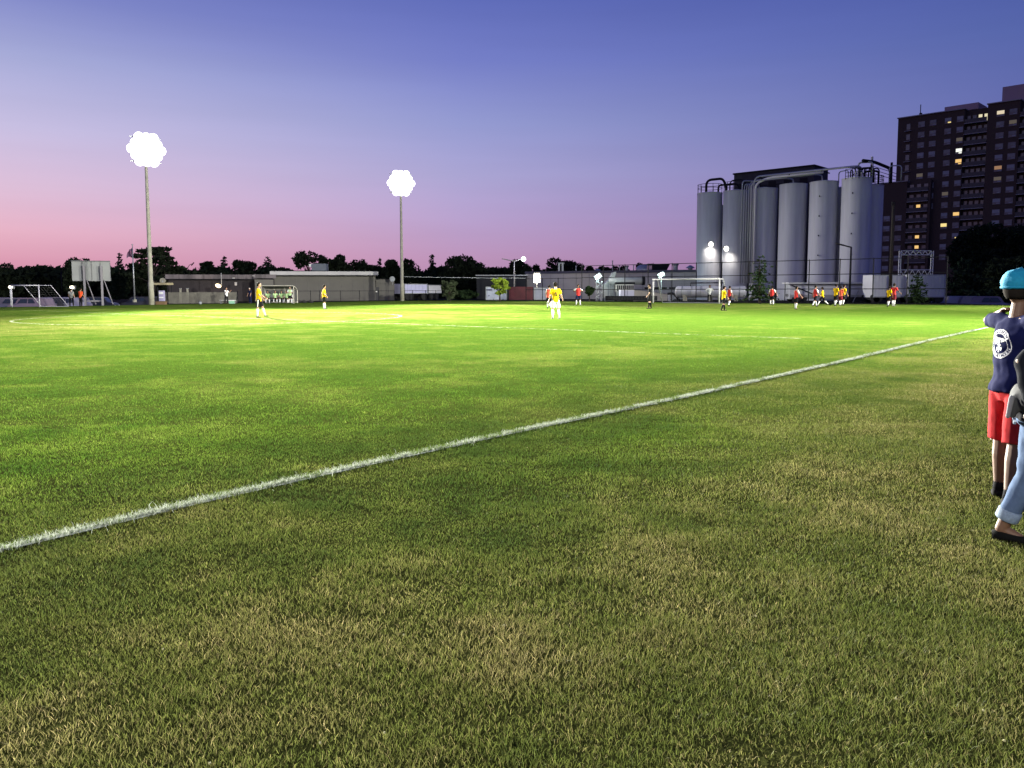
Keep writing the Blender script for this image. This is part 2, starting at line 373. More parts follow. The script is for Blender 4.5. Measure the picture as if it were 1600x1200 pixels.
def make_grass():
    rng = np.random.default_rng(5); X = []; Y = []; H = []; W = []; LN = []; C = []
    bands = [(1.2, 3.2, 21000, 0.85), (3.2, 5.0, 14000, 0.95), (5.0, 8.0, 6500, 1.15), (8.0, 13.0, 2200, 1.5), (13.0, 22.0, 620, 2.0), (22.0, 36.0, 110, 2.6)]
    for y0, y1, den, ws in bands:
        half = 0.665 * y1 + 1.5; n = int(den * 2 * half * (y1 - y0))
        x = rng.uniform(-half, half, n); y = rng.uniform(y0, y1, n)
        k = np.abs(x) < 0.665 * y + 1.5; x = x[k]; y = y[k]
        if y0 >= 22: 
            k = rng.uniform(0, 1, len(x)) < (36 - y) / 14; x = x[k]; y = y[k]
        cl = fbm(x, y, 0.16, 21, 2); k = rng.uniform(0, 1, len(x)) < np.clip(0.25 + 1.3 * cl, 0, 1); x = x[k]; y = y[k]; cl = cl[k]
        u = x * UD[0] + y * UD[1]; v = x * VD[0] + y * VD[1]
        k = np.abs(v - touch_v(u)) > 0.045 + rng.uniform(-0.02, 0.02, len(x)); x, y, cl, u, v = x[k], y[k], cl[k], u[k], v[k]
        d = dryness(x, y); n = len(x)
        t = np.clip(d * 1.5 + 1.25 * (fbm(x, y, 0.30, 31, 3) - 0.5) + rng.normal(0, 0.22, n) + 0.05, 0, 2.98)
        dead = rng.uniform(0, 1, n) < 0.03 + 0.14 * d; t = np.where(dead, np.clip(t + 1.0, 0, 2.98), t)
        i = np.floor(t).astype(int); fr = (t - i)[:, None]; c = GC[i] * (1 - fr) + GC[i + 1] * fr
        c = c * (rng.uniform(0.65, 1.4, n) * (1.0 + 0.28 * np.clip((v - 4.4) / 3.0, 0, 1)))[:, None]
        hh = (0.009 + 0.017 * fbm(x, y, 0.35, 41, 2)) * rng.uniform(0.6, 1.35, n) * (1 + 0.2 * (ws - 1))
        gi = np.clip((v - 4.4) / 2.0, 0, 1) + 0.9 * np.exp(-((v - 3.6) / 1.1) ** 2) * np.clip(1 - np.abs(u - 6.5) / 4.5, 0, 1); gi = np.clip(gi, 0, 1)[:, None]
        c = c * (1 - gi) + c * np.array((0.84, 1.16, 0.62)) * gi
        X.append(x); Y.append(y); H.append(hh); W.append(rng.uniform(0.0014, 0.0030, n) * ws); LN.append(hh * rng.uniform(0.2, 1.3, n)); C.append(c)
    cat = np.concatenate
    blades('grass', cat(X), cat(Y), cat(H), cat(W), cat(LN), cat(C), rng)
    # blades of the touchline, white with paint
    u = rng.uniform(-2, 30, 48000); u = u[rng.uniform(0, 1, len(u)) < np.clip(9.0 / (u + 6.0), 0.12, 1)]
    v = touch_v(u) + rng.normal(0, 0.024, len(u)); v = np.where(rng.uniform(0, 1, len(u)) < .06, touch_v(u) + rng.normal(0, 0.055, len(u)), v)
    x = u * UD[0] + v * VD[0]; y = u * UD[1] + v * VD[1]; n = len(x)
    c = np.array((0.44, 0.48, 0.40))[None, :] * rng.uniform(0.45, 1.15, n)[:, None]
    g = rng.uniform(0, 1, n) < 0.18 + 0.5 * (fbm(x, y, .25, 77, 2) > .6); c[g] = np.array((0.10, 0.15, 0.03)) * rng.uniform(.6, 1.4, (g.sum(), 1))
    hh = rng.uniform(0.018, 0.045, n); ws = 1 + np.clip(y - 5, 0, 20) * 0.08
    blades('painted_grass', x, y, hh, rng.uniform(0.002, 0.004, n) * ws, hh * rng.uniform(.2, 1.2, n), c, rng)
    # clover heads
    b = MB()
    for k in range(45):
        yy = 1.9 + 7 * rng.uniform() ** 1.3; xx = rng.uniform(-.6, .66) * yy; b.ell((xx, yy, 0.035), (0.0045, 0.0045, 0.004), 6, 4)
    tag(b.build('clover_flowers', mat('clover', (0.34, 0.32, 0.16), 0.9)), kind='stuff')
make_grass()

# ------------------------------------------------------------------ floodlight masts
LAMPS = []
def mast(u, v, label, beams, group, sgn=1):
    loc = PF(u, v); H = 14.3; t = thing('floodlight_mast', label, 'floodlight', loc, 0, group)
    aim = (PF(MIDU + (u - MIDU) * 0.25, MIDV - 14 * sgn) - (loc + Vector((0, 0, H)))).normalized(); flat = Vector((aim.x, aim.y, 0)).normalized(); side = Vector((-flat.y, flat.x, 0))
    b = MB(); b.tube([loc + Vector((0, 0, z)) for z in (-0.1, 2.2, 2.25, H)], [0.27, 0.26, 0.22, 0.12], 14); b.build('pole', M_concrete, t, smooth=True)
    b = MB(); b.box(loc + Vector((0, 0, 1.1)) - side * 0.0 + flat * -0.30, (0.35, 0.18, 2.0), math.atan2(side.y, side.x)); b.build('cable_box', M_galv, t)
    arm = MB()
    for z in (H - 0.45, H + 0.13, H + 0.7, H + 1.27, H + 1.85):
        arm.box(loc + Vector((0, 0, z)), (2.8, 0.10, 0.10), math.atan2(side.y, side.x))
    arm.box(loc + Vector((0, 0, H + 0.75)), (0.14, 0.14, 2.2)); arm.build('crossarm', M_galv, t)
    pos = []
    for z, n, w in ((H - 0.45, 3, 1.3), (H + 0.13, 4, 1.98), (H + 0.7, 5, 2.66), (H + 1.27, 4, 1.98), (H + 1.85, 3, 1.3)):  # heads multiplied and oversized so their outline fills out the lamps' glare
        for k in range(n): pos.append(loc + Vector((0, 0, z)) + side * (w * (k / (n - 1) - 0.5)))
    for p in pos:
        c = p + flat * 0.28 + Vector((0, 0, 0.0)); d = Vector((flat.x, flat.y, -0.28)).normalized()
        b = MB(); b.tube([c - d * 0.30, c - d * 0.1, c + d * 0.12, c + d * 0.14], [0.10, 0.28, 0.43, 0.43], 14)
        h = b.build('lamp_head', M_galv, t, smooth=False)
        g = MB(); g.tube([c + d * 0.145, c + d * 0.24], [0.46, 0.38], 18, cap=True); g.build('lens', emis('floodlight_lens', (0.98, 0.97, 1.0), 5.0), h)
    P = loc + flat * 1.2 + Vector((0, 0, H + 0.75))
    for (kk, vv, size, blend, power) in beams:
        ld = bpy.data.lights.new('floodlight_beam', 'SPOT'); ld.energy = power; ld.spot_size = math.radians(size); ld.spot_blend = blend; ld.shadow_soft_size = 0.9; ld.color = (1.0, 0.975, 0.85)
        lo = bpy.data.objects.new('floodlight_beam', ld); COL.objects.link(lo); lo.parent = t; lo.location = P - loc
        uu = u + (MIDU - u) * 0.3 if kk == 0 else (u + (16 - u) * 0.8 if kk < 0 else (-2 if u < 55 else 84))
        lo.rotation_euler = (PF(uu, vv) - P).to_track_quat('-Z', 'Y').to_euler()
_m1 = Vector((gx(237, 78.5), 78.5)); _m2 = Vector((gx(628.5, 103), 103))
for p, lb in ((_m1, 'tall pale concrete floodlight mast beside the scoreboard, the nearer one'), (_m2, 'tall floodlight mast standing at the right end of the low grey clubhouse, the farther one')):
    mast(p.x * UD[0] + p.y * UD[1], p.x * VD[0] + p.y * VD[1], lb, FAR_BEAMS, 'floodlight masts along the far touchline')
for u_, lb in ((70.8, 'floodlight mast on the near side level with the silos, outside the view to the right'), (37.5, 'floodlight mast on the near side beyond the spectators, outside the view to the right'), (-29.0, 'floodlight mast on the near side behind the photographer to the left')):
    mast(u_, -9.0, lb, NEAR_BEAMS, 'floodlight masts along the near touchline', -1)

# ------------------------------------------------------------------ goals
def goal(name, A, B, back, h, r, label, front_roof, m=None):
    """A, B: feet of the front posts; back: vector towards the rear"""
    m = m or M_post; A = Vector(A); B = Vector(B); back = Vector(back); t = thing(name, label, 'goal', (A + B) / 2)
    Z = Vector((0, 0, 1)); rf = back * front_roof
    for P in (A, B):
        MB().tube([P, P + Z * h], r, 10).build('post', m, t, smooth=True)
        b = MB(); b.tube([P + Z * h, P + Z * h + rf, P + back + Z * 0.03], r * 0.55, 8); b.build('side_frame', m, t, smooth=True)
    w = (B - A).normalized() * r
    MB().tube([A - w + Z * h, B + w + Z * h], r, 10).build('crossbar', m, t, smooth=True)
    MB().tube([A + back + Z * 0.03, B + back + Z * 0.03], r * 0.5, 8).build('ground_bar', m, t)
    # net
    b = MB(); q = 0.0010 * (1 + h); step = 0.24; n = int((B - A).length / step)
    prof = [Z * h, Z * h + rf, back + Z * 0.03]
    for k in range(n + 1):
        P = A + (B - A) * k / n; b.tube([P + x for x in prof], q, 3)
    for sgm in range(2):
        L = (prof[sgm + 1] - prof[sgm]).length; c = max(int(L / step), 1)
        for k in range(c):
            d = prof[sgm] + (prof[sgm + 1] - prof[sgm]) * k / c; b.tube([A + d, B + d], q, 3)
    b.build('net', mat('net_cord', (0.12, 0.12, 0.12), 0.9), t)
    return t
goal('football_goal', PF(GOALU, MIDV + 3.66), PF(GOALU, MIDV - 3.66), Vector((UD[0], UD[1], 0)) * 2.0, 2.44, 0.075,
     'full-size white football goal on the far goal line in front of the silos', 0.42)
_a = Vector((gx(19, 68.5), 68.5, 0)); _b = Vector((gx(62, 68.5), 68.5, 0))
goal('training_goal', _a, _b, Vector((1.75, 1.3, 0)), 1.86, 0.05, 'small grey portable goal parked beyond the touchline at the far left', 0.42, mat('grey_goal_metal', (0.45, 0.44, 0.5), 0.5))

# ------------------------------------------------------------------ fences
def fence(label, pts, h, rails, r=0.035, cat='fence', tops=None, name='mesh_fence', group=None, doubles=()):
    """post and rail frame of a wire fence through ground points"""
    t = thing(name, label, cat, pts[0], 0, group); Z = Vector((0, 0, 1))
    for i, p in enumerate(pts):
        hh = h if tops is None else tops[i]
        b = MB(); b.tube([p - Z * 0.1, p + Z * hh, p + Z * (hh + 0.06)], [r, r, r * 0.6], 8); b.build('post', M_dark, t)
    for q in rails:
        b = MB()
        for i in range(len(pts) - 1):
            if tops is None or min(tops[i], tops[i + 1]) > q - 0.01: b.tube([pts[i] + Z * q, pts[i + 1] + Z * q], r * 0.8, 6)
        if b.f: b.build('rail', M_dark, t)
    return t
FU = 79.0
def on_fence(px, u=FU):
    """point of the line u = const in pixel column px"""
    d = ray(px, 470); k = u / (d.x * UD[0] + d.y * UD[1]); return Vector((d.x * k, d.y * k, 0))
fence('tall black post and rail wire fence behind the far goal and silos side', [on_fence(x) for x in (909, 942.5, 976, 1012.3, 1049.4, 1087.3, 1127, 1169, 1212.5, 1263, 1310.8, 1363, 1416.5, 1478)], 4.25, (0.06, 1.42, 2.83, 4.22), 0.05)
fence('lower black wire fence in front of the red container', [on_fence(x) for x in (822, 847.5, 872, 909)][:4], 2.83, (0.06, 1.42, 2.80), 0.045)
_c = on_fence(692); _q = [PF(46 + k * 3.3, 76.9) for k in range(10)]
fence('waist-high black wire fence along the far touchline in front of the grey clubhouse wall', [Vector((gx(x, 96 + (x - 460) * 0.045), 96 + (x - 460) * 0.045, 0)) for x in (462, 485.5, 500, 532, 562, 592, 616)], 1.35, (0.08, 1.32), 0.035)
fence('waist-high black wire fence in front of the white trailers', [Vector((gx(x, 104), 104, 0)) for x in (632, 645, 665, 681, 693)], 1.35, (0.08, 1.32), 0.035)

# low yellow-lit privacy fence at the left of the clubhouse
def slat_fence():
    A = Vector((gx(256, 84), 84, 0)); B = Vector((gx(371, 87.5), 87.5, 0)); t = thing('privacy_fence', 'grey brown slatted privacy fence between the left mast and the clubhouse', 'fence', A)
    d = (B - A).normalized(); L = (B - A).length; an = math.atan2(d.y, d.x); n = int(L / 0.12); b = MB(); rnd = random.Random(3)
    for k in range(n): b.box(A + d * (k + 0.5) * L / n + Vector((0, 0, 0.62)), (L / n * 0.86, 0.03, 1.2 + rnd.uniform(-.01, .01)), an)
    b.build('slats', mat('fence_slats', (0.11, 0.105, 0.09), 0.9, noise=0.3, nscale=1.2), t)
    for k in range(6): MB().cyl(A + d * L * k / 5 + Vector((0, 0.06, 0)), 0.05, 1.34, 8).build('post', M_dark, t)
slat_fence()

# ------------------------------------------------------------------ scoreboard
def scoreboard():
    Y = 82.0; t = thing('scoreboard', 'blank grey back of a big scoreboard raised on two posts, left of the flagpole', 'scoreboard', (gx(146, Y), Y, 0))
    c = [pix(111.5, 408, Y - 1.2), pix(171, 408.5, Y), pix(173, 439, Y), pix(115, 439, Y - 1.2)]
    c[3].x = c[0].x; c[2].x = c[1].x; zt = (c[0].z + c[1].z) / 2; zb = (c[2].z + c[3].z) / 2; c[0].z = c[1].z = zt; c[2].z = c[3].z = zb
    m = mat('board_back', (0.24, 0.25, 0.25), 0.7, noise=0.14, nscale=0.7)
    n = (c[1] - c[0]).cross(Vector((0, 0, 1))).normalized()
    if n.y < 0: n = -n
    MB().prism([p for p in c], 0.55, n).build('cabinet', m, t)
    d = (c[1] - c[0]); L = d.length; d.normalize(); an = math.atan2(d.y, d.x)
    b = MB()
    for k in (0.27, 0.52, 0.75): b.box(c[0] + d * L * k - n * 0.02 + Vector((0, 0, (zb - zt) / 2)), (0.05, 0.04, zt - zb - 0.1), an)
    b.box(c[0] + d * L * .5 - n * 0.03 + Vector((0, 0, 0.02)), (L + 0.1, 0.1, 0.1), an); b.build('seam_rail', mat('board_rail', (0.12, 0.12, 0.13), 0.7), t)
    mp = mat('pole_grey', (0.2, 0.19, 0.21), 0.6)
    for px, pb in ((131.5, 149.5), (158.5, 176.5)):
        Pt = pix(px, 440, Y - 0.3 - 0.6 * (159 - px) / 28); P = Vector((Pt.x + 0.12, Pt.y - 0.1, 0))
        MB().box(P + Vector((0, -0.05, (zt - 0.3) / 2 - 0.3)), (0.20, 0.20, zt - 0.0), an).build('post', mp, t)
        Q = Vector((gx(pb, P.y + 1.0), P.y + 1.0, 0)); MB().tube([P + Vector((0.15, 0.1, zb + 0.1)), Q], 0.055, 8).build('brace', mp, t)
    MB().box((gx(147, Y), Y - 0.6, 0.35), (2.4, 0.1, 0.14), an).build('cross_beam', mp, t)
scoreboard()

# ------------------------------------------------------------------ flagpole
def flagpole():
    Y = 96.0; x = gx(210.5, Y); top = pix(206, 383, Y).z; t = thing('flagpole', 'slim pole with a drooping dark flag right of the scoreboard', 'flagpole', (x, Y, 0))
    MB().tube([(x, Y, 0), (x, Y, top)], [0.11, 0.04], 10).build('pole', M_galv, t, smooth=True)
    MB().ell((x, Y, top + 0.06), (0.09, 0.09, 0.09)).build('finial', M_galv, t)
    MB().cyl((x, Y, 0), 0.24, 0.35, 12).build('base', M_concrete, t)
    vs = []; n = 8; k = 7
    for i in range(n + 1):
        for j in range(k + 1):
            s = i / n; q = j / k
            vs.append((x - 0.03 - 0.62 * s - 0.06 * math.sin(6 * s + 3 * q), Y + 0.10 * math.sin(9 * s + 2 * q), top - 0.25 - 0.9 * q - s * (0.55 - 0.15 * q) - 0.08 * math.sin(7 * s)))
    fs = [(i * (k + 1) + j, i * (k + 1) + j + 1, (i + 1) * (k + 1) + j + 1, (i + 1) * (k + 1) + j) for i in range(n) for j in range(k)]
    MB().add(vs, fs).build('flag', mat('flag_cloth', (0.16, 0.05, 0.09), 0.8, col2=(0.05, 0.04, 0.09), nscale=3), t, smooth=True)
flagpole()

# ------------------------------------------------------------------ street lamps
def point_light(name, loc, w, col, parent=None, r=0.2, spot=None, tgt=None):
    ld = bpy.data.lights.new(name, 'SPOT' if spot else 'POINT'); ld.energy = w; ld.color = col; ld.shadow_soft_size = r
    if spot: ld.spot_size = math.radians(spot); ld.spot_blend = 0.8
    o = bpy.data.objects.new(name, ld); COL.objects.link(o); o.parent = parent
    o.location = Vector(loc) - (parent.location if parent else Vector((0, 0, 0)))
    if tgt is not None: o.rotation_euler = (Vector(tgt) - Vector(loc)).to_track_quat('-Z', 'Y').to_euler()
    return o
def lamp_post(px, pyt, Y, arms, label, r=0.09, curved=False, m=None, lit=None, group=None):
    m = m or M_dark; x = gx(px, Y); H = zat(px, pyt, Y); t = thing('street_lamp', label, 'street lamp', (x, Y, 0), 0, group)
    MB().tube([(x, Y, 0), (x, Y, H)], [r, r * 0.7], 10).build('pole', m, t, smooth=True)
    for i, (ax, az) in enumerate(arms):
        e = pix(ax, az, Y)
        b = MB()
        if curved:
            b.tube([Vector((x, Y, H - 0.02)).lerp(Vector((e.x, Y, e.z)), s) + Vector((0, 0, 0.5 * math.sin(math.pi * s))) for s in np.linspace(0, 1, 7)], r * 0.5, 8)
        else: b.tube([(x, Y, H - 0.02), (e.x, Y, e.z)], r * 0.55, 8)
        b.build('arm', m, t)
        d = (e - Vector((x, Y, H))).normalized(); hd = MB(); hd.box(e, (0.75, 0.28, 0.12), 0, 0, (math.atan2(d.z, d.x) * -1 if d.x > 0 else math.atan2(d.z, -d.x), 'Y')); h = hd.build('lamp_head', m, t)
        if lit and i in lit:
            c, s, w, rr = lit[i]; g = MB(); g.ell(e + Vector((0, -0.05, -0.12)), (rr, rr * 0.8, rr)); g.build('bulb', emis('bulb_%s' % ('warm' if c[2] < .7 else 'cool'), c, s), h)
            point_light('lamp_glow', e + Vector((0, -0.8, -0.6)), w, c, t)
    return t
lamp_post(1327, 386, 80.5, [(1312.5, 382)], 'dark street lamp with one short arm standing before the silos', 0.12)
lamp_post(803.5, 408, 116, [(788, 405), (818, 403.5)], 'twin-armed street lamp with its right lamp lit above the red container', 0.13, m=mat('lamp_grey', (0.18, 0.18, 0.19), 0.6), lit={1: ((0.95, 0.93, 1.0), 6.0, 250, 0.34)})
lamp_post(97.5, 425, 140, [(104, 410)], 'curved street lamp rising over the trees at the left of the scoreboard', 0.10, True)
lamp_post(292, 425, 150, [(301, 412.5)], 'curved street lamp rising above the clubhouse roof near the tall cedar', 0.10, True)
def flood_post(px, py, Y, label, col, name='yard_floodlight', rr=(0.5, 0.3, 0.42), w=900, s=40, tilt=0.0):
    p = pix(px, py, Y); x = p.x; t = thing(name, label, 'floodlight', (x, Y, 0))
    MB().tube([(x, Y, 0), (x, Y, p.z - 0.25)], 0.06, 8).build('pole', M_galv, t)
    h = MB().box(p + Vector((0, 0.25, 0)), (rr[0] * 2.1, 0.3, rr[2] * 2.1), 0, 0, (tilt, 'Y')).build('housing', M_galv, t)
    MB().ell(p + Vector((0, 0.02, 0)), (rr[0], 0.16, rr[2]), R=Matrix.Rotation(tilt, 3, 'Y')).build('lens', emis('yard_lens_' + ('green' if col[0] < 0.9 else 'warm'), col, s), h)
    point_light('yard_glow', p + Vector((0, -0.9, -0.3)), w, col, t, 0.3); return t
flood_post(839, 434, 113, 'big warm yard light glaring above the red container end', (1.0, 0.86, 0.62), rr=(0.48, .2, 0.66), w=700, s=5)
flood_post(934.5, 432, 100, 'tilted greenish white yard light beside the metal stairs', (0.72, 1.0, 0.93), rr=(0.42, .2, 0.28), w=260, s=4, tilt=-0.6)
flood_post(1033.5, 429, 108, 'tilted greenish white yard light above the beige ramp left of the football goal', (0.72, 1.0, 0.86), rr=(0.42, .2, 0.28), w=450, s=4, tilt=-0.5)
flood_post(16, 448.5, 76, 'small bright white lamp over the left post of the portable goal', (0.98, 1.0, 1.0), rr=(0.17, .1, 0.15), w=14, s=6)
flood_post(112, 449, 90, 'small bright white lamp above the two people under the scoreboard', (0.98, 1.0, 1.0), rr=(0.24, .1, 0.18), w=30, s=6)

# ------------------------------------------------------------------ trees
def leaf_mat(name, col, k=0.35):
    m = bpy.data.materials.new(name); m.use_nodes = True; nt = m.node_tree; nt.nodes.clear(); N = nt.nodes.new; L = nt.links.new
    ge = N('ShaderNodeNewGeometry'); nz = N('ShaderNodeTexNoise'); nz.inputs['Scale'].default_value = 1.1; nz.inputs['Detail'].default_value = 3; L(ge.outputs['Position'], nz.inputs['Vector'])
    mx = N('ShaderNodeMix'); mx.data_type = 'RGBA'; mx.inputs[6].default_value = (*[c * (1 - k) for c in col], 1); mx.inputs[7].default_value = (*[c * (1 + k) for c in col], 1)
    mr = N('ShaderNodeMapRange'); mr.inputs['From Min'].default_value = 0.35; mr.inputs['From Max'].default_value = 0.65; L(nz.outputs[0], mr.inputs['Value']); L(mr.outputs[0], mx.inputs[0])
    df = N('ShaderNodeBsdfDiffuse'); tr = N('ShaderNodeBsdfTranslucent'); ms = N('ShaderNodeMixShader'); ms.inputs[0].default_value = 0.2
    L(mx.outputs[2], df.inputs[0]); L(mx.outputs[2], tr.inputs[0]); L(df.outputs[0], ms.inputs[1]); L(tr.outputs[0], ms.inputs[2])
    o = N('ShaderNodeOutputMaterial'); L(ms.outputs[0], o.inputs[0]); return m
M_leaf = leaf_mat('dark_foliage', (0.022, 0.030, 0.018)); M_needle = leaf_mat('needle_foliage', (0.016, 0.026, 0.018))
M_leafy = leaf_mat('young_foliage', (0.30, 0.40, 0.05)); M_leafm = leaf_mat('mid_foliage', (0.030, 0.052, 0.022)); M_leafp = leaf_mat('pale_foliage', (0.07, 0.09, 0.05))
def leaves(pts, size, rng, m, parent, flatness=0.0, elong=1.0):
    pts = np.asarray(pts); n = len(pts)
    a = rng.normal(size=(n, 3)); a[:, 2] *= (1 - flatness); a /= np.linalg.norm(a, axis=1)[:, None]
    b = rng.normal(size=(n, 3)); b[:, 2] *= (1 - flatness); b -= a * (a * b).sum(1)[:, None]; b /= np.linalg.norm(b, axis=1)[:, None]
    s = size * rng.uniform(0.55, 1.35, n)[:, None]; a = a * s * elong; b = b * s * 0.6
    co = np.stack([pts - a, pts + b * .9 - a * .1, pts + a, pts - b * .9 + a * .15], 1).reshape(-1, 3)
    me = bpy.data.meshes.new('crown'); inv = parent.location; co = co - np.array(inv)
    f = np.arange(n * 4).reshape(-1, 4); me.from_pydata(co.tolist(), [], f.tolist()); me.materials.append(m)
    o = bpy.data.objects.new('crown', me); COL.objects.link(o); o.parent = parent; return o
TREE_K = 0
def tree(kind, x, Y, H, W, label, group=None, lm=None, dens=1.0, size=None, name=None, seed=None, base=0.25):
    """kind: round, spire, cone, layered, open, young"""
    global TREE_K; TREE_K += 1; rng = np.random.default_rng(seed or 100 + TREE_K); rnd = random.Random(seed or 100 + TREE_K)
    nm = name or {'round': 'broadleaf_tree', 'spire': 'conifer_tree', 'cone': 'conifer_tree', 'layered': 'cedar_tree', 'open': 'broadleaf_tree', 'young': 'young_tree'}[kind]
    t = thing(nm, label, 'tree', (x, Y, 0), 0, group); P = []; o = Vector((x, Y, 0))
    tk = MB(); r0 = 0.022 * H + 0.05; bend = Vector((rnd.uniform(-.03, .03) * H, 0, 0))
    top = 0.96 if kind in ('spire', 'cone') else (0.8 if kind != 'young' else 0.7)
    tk.tube([o + Vector((0, 0, -0.1)), o + bend * .4 + Vector((0, 0, H * .35)), o + bend + Vector((0, 0, H * top))], [r0, r0 * .7, r0 * .12], 8)
    size = size or 0.028 * H + 0.08
    if kind in ('spire', 'cone'):
        tiers = int(10 + H * 1.0); lm = lm or M_needle
        for i in range(tiers):
            q = i / (tiers - 1); z = H * (base * .5 + (0.985 - base * .5) * q); R = W / 2 * (1 - q) ** (0.75 if kind == 'cone' else 1.0) * rnd.uniform(0.75, 1.15) + 0.06 * W
            nb = max(4, int(10 * (1 - q * .6)))
            for k in range(nb):
                a = rnd.uniform(0, 2 * math.pi); l = R * rnd.uniform(0.6, 1.12); n = max(3, int(l / (W / 2) * 16 * dens * max(1, H / 8)))
                s = rng.uniform(0.05, 1, n); P += [(x + math.cos(a) * l * v + rng.normal(0, .04 * W), Y + math.sin(a) * l * v + rng.normal(0, .04 * W), z - 0.16 * l * v + rng.normal(0, 0.013 * H)) for v in s]
                if k < 3: tk.tube([o + Vector((0, 0, z)), o + Vector((math.cos(a) * l * .9, math.sin(a) * l * .9, z - .12 * l))], [0.012 * H * (1 - q) + .01, .01], 4)
    else:
        lm = lm or M_leaf
        nb = {'round': 17, 'open': 15, 'layered': 13, 'young': 30}[kind]
        for i in range(nb):
            q = rnd.random(); a = rnd.uniform(0, 2 * math.pi)
            if kind == 'layered':
                z = H * (0.42 + 0.55 * (i / (nb - 1))); R = W / 2 * (1.0 - 0.68 * ((i / (nb - 1)) ** 1.3)) ; side = -1 if i % 2 else 1
                cx = x + side * R * rnd.uniform(0.25, 0.72); cy = Y + rnd.uniform(-.5, .5) * R; rr = (W * rnd.uniform(.13, .20), W * .15, H * rnd.uniform(.03, .05))
            else:
                z = H * (base + 0.05 + (0.88 - base) * q); prof = math.sin(math.pi * min(max((z / H - base * 0.6) / (1.06 - base * .6), 0.02), 1)) ** 0.55
                d = W / 2 * prof * rnd.uniform(0.3, 0.78); cx = x + math.cos(a) * d; cy = Y + math.sin(a) * d; k2 = W * rnd.uniform(.12, .21) * (0.8 if kind == 'open' else 0.55 if kind == 'young' else 1.05); d = d * (1.3 if kind == 'young' else 1.0); cx = x + math.cos(a) * d; cy = Y + math.sin(a) * d; rr = (k2, k2, k2 * .8 * min(H / W, 1.2))
            n = int((190 if kind == 'round' or kind == 'layered' else 80) * dens)
            v = rng.normal(size=(n, 3)); v /= np.linalg.norm(v, axis=1)[:, None]; v *= rng.uniform(0.35, 1.08, n)[:, None] ** 0.6
            P += [(cx + p[0] * rr[0], cy + p[1] * rr[1], z + p[2] * rr[2]) for p in v]
            tk.tube([o + bend * .5 + Vector((0, 0, min(H * top * .9, z * .62))), o.lerp(Vector((cx, cy, 0)), .55) + Vector((0, 0, z * .86)), (cx, cy, z)], [r0 * .4, r0 * .25, r0 * .08], 5)
        if kind == 'round':
            n = int(500 * dens); v = rng.normal(size=(n, 3)); v /= np.linalg.norm(v, axis=1)[:, None]; v *= rng.uniform(0, 1, n)[:, None] ** .33
            P += [(x + p[0] * W * .36, Y + p[1] * W * .36, H * (.5 + base * .3) + p[2] * H * .36) for p in v]
    tk.build('trunk', M_wood, t); leaves(P, size, rng, lm, t, 0.3 if kind in ('layered', 'spire', 'cone') else 0.0, 1.2)
    return t
SKY_TREES = [  # kind, px centre, px width, py top, depth, label
    ('round', 9, 44, 410, 150, 'dark round tree at the left edge behind the portable goal'),
    ('cone', 40, 17, 419, 160, 'small dark pointed tree beside the left-edge round tree'),
    ('cone', 51, 10, 421, 165, 'thin twin-tipped dark conifer behind the parked cars'),
    ('round', 68, 30, 419, 155, 'low dark round tree above the portable goal'),
    ('layered', 92, 26, 419, 158, 'flat-topped dark tree under the left curved street lamp'),
    ('round', 122, 40, 405.5, 135, 'dark round tree showing above and left of the scoreboard'),
    ('spire', 189, 24, 397, 140, 'pointed dark spruce between the scoreboard and the flagpole'),
    ('layered', 243, 72, 386.5, 128, 'tallest spreading cedar behind the left floodlight mast'),
    ('round', 222, 34, 418, 132, 'dense dark tree filling under the cedar behind the flagpole'),
    ('round', 262, 44, 420, 136, 'dark low tree right of the cedar above the clubhouse roof'),
    ('round', 286, 12, 416, 160, 'tiny dark tree beside the curved lamp over the clubhouse'),
    ('layered', 324, 28, 409, 150, 'small umbrella-shaped pine over the clubhouse roof'),
    ('spire', 352, 24, 402, 145, 'crooked pointed conifer left of the rounded roof tree'),
    ('round', 381, 48, 407, 150, 'wide dark rounded tree over the brick part of the clubhouse'),
    ('cone', 420, 27, 402, 145, 'broad pointed conifer over the clubhouse roof'),
    ('open', 447, 30, 406, 148, 'thin open tree with sky gaps left of the rooftop unit'),
    ('open', 484, 44, 389, 142, 'tall airy tree directly behind the rooftop unit'),
    ('round', 523, 38, 398.5, 146, 'dark round tree just right of the rooftop unit'),
    ('round', 560, 34, 410, 150, 'low dark round tree over the right part of the clubhouse roof'),
    ('spire', 594, 17, 405, 150, 'small pointed conifer above the clubhouse roof end'),
    ('round', 582, 26, 411, 152, 'low rounded tree around the small conifer at the roof end'),
    ('round', 617, 30, 408, 148, 'dark tree directly behind the right floodlight mast'),
    ('round', 645, 34, 404.5, 145, 'dark uneven tree right of the right floodlight mast'),
    ('spire', 676, 24, 399, 142, 'dark double-tipped conifer above the white trailers'),
    ('round', 727, 68, 398.5, 138, 'largest dark domed tree over the grassy corner by the trailers'),
    ('round', 690, 30, 412, 144, 'dark tree filling the gap left of the big domed tree'),
    ('round', 779, 36, 421, 150, 'low dark tree behind the bright young tree'),
    ('round', 813, 36, 399.5, 140, 'dark tree behind the lit arm of the twin street lamp'),
    ('round', 840, 20, 413.5, 150, 'small dark tree above the warm yard light'),
    ('round', 878, 54, 405.5, 150, 'wide dark tree behind the roof ducts'),
    ('round', 912, 34, 414, 156, 'dark low tree right of the silver roof duct'),
    ('round', 942, 28, 416, 160, 'dark low bushy tree behind the first yard light'),
    ('round', 968, 28, 417, 160, 'dark low tree behind the turbine vent'),
    ('open', 1003, 22, 408.5, 150, 'spiky dark tree behind the low roof dome'),
    ('open', 1020, 16, 410.5, 152, 'smaller spiky dark tree right of the roof dome'),
]
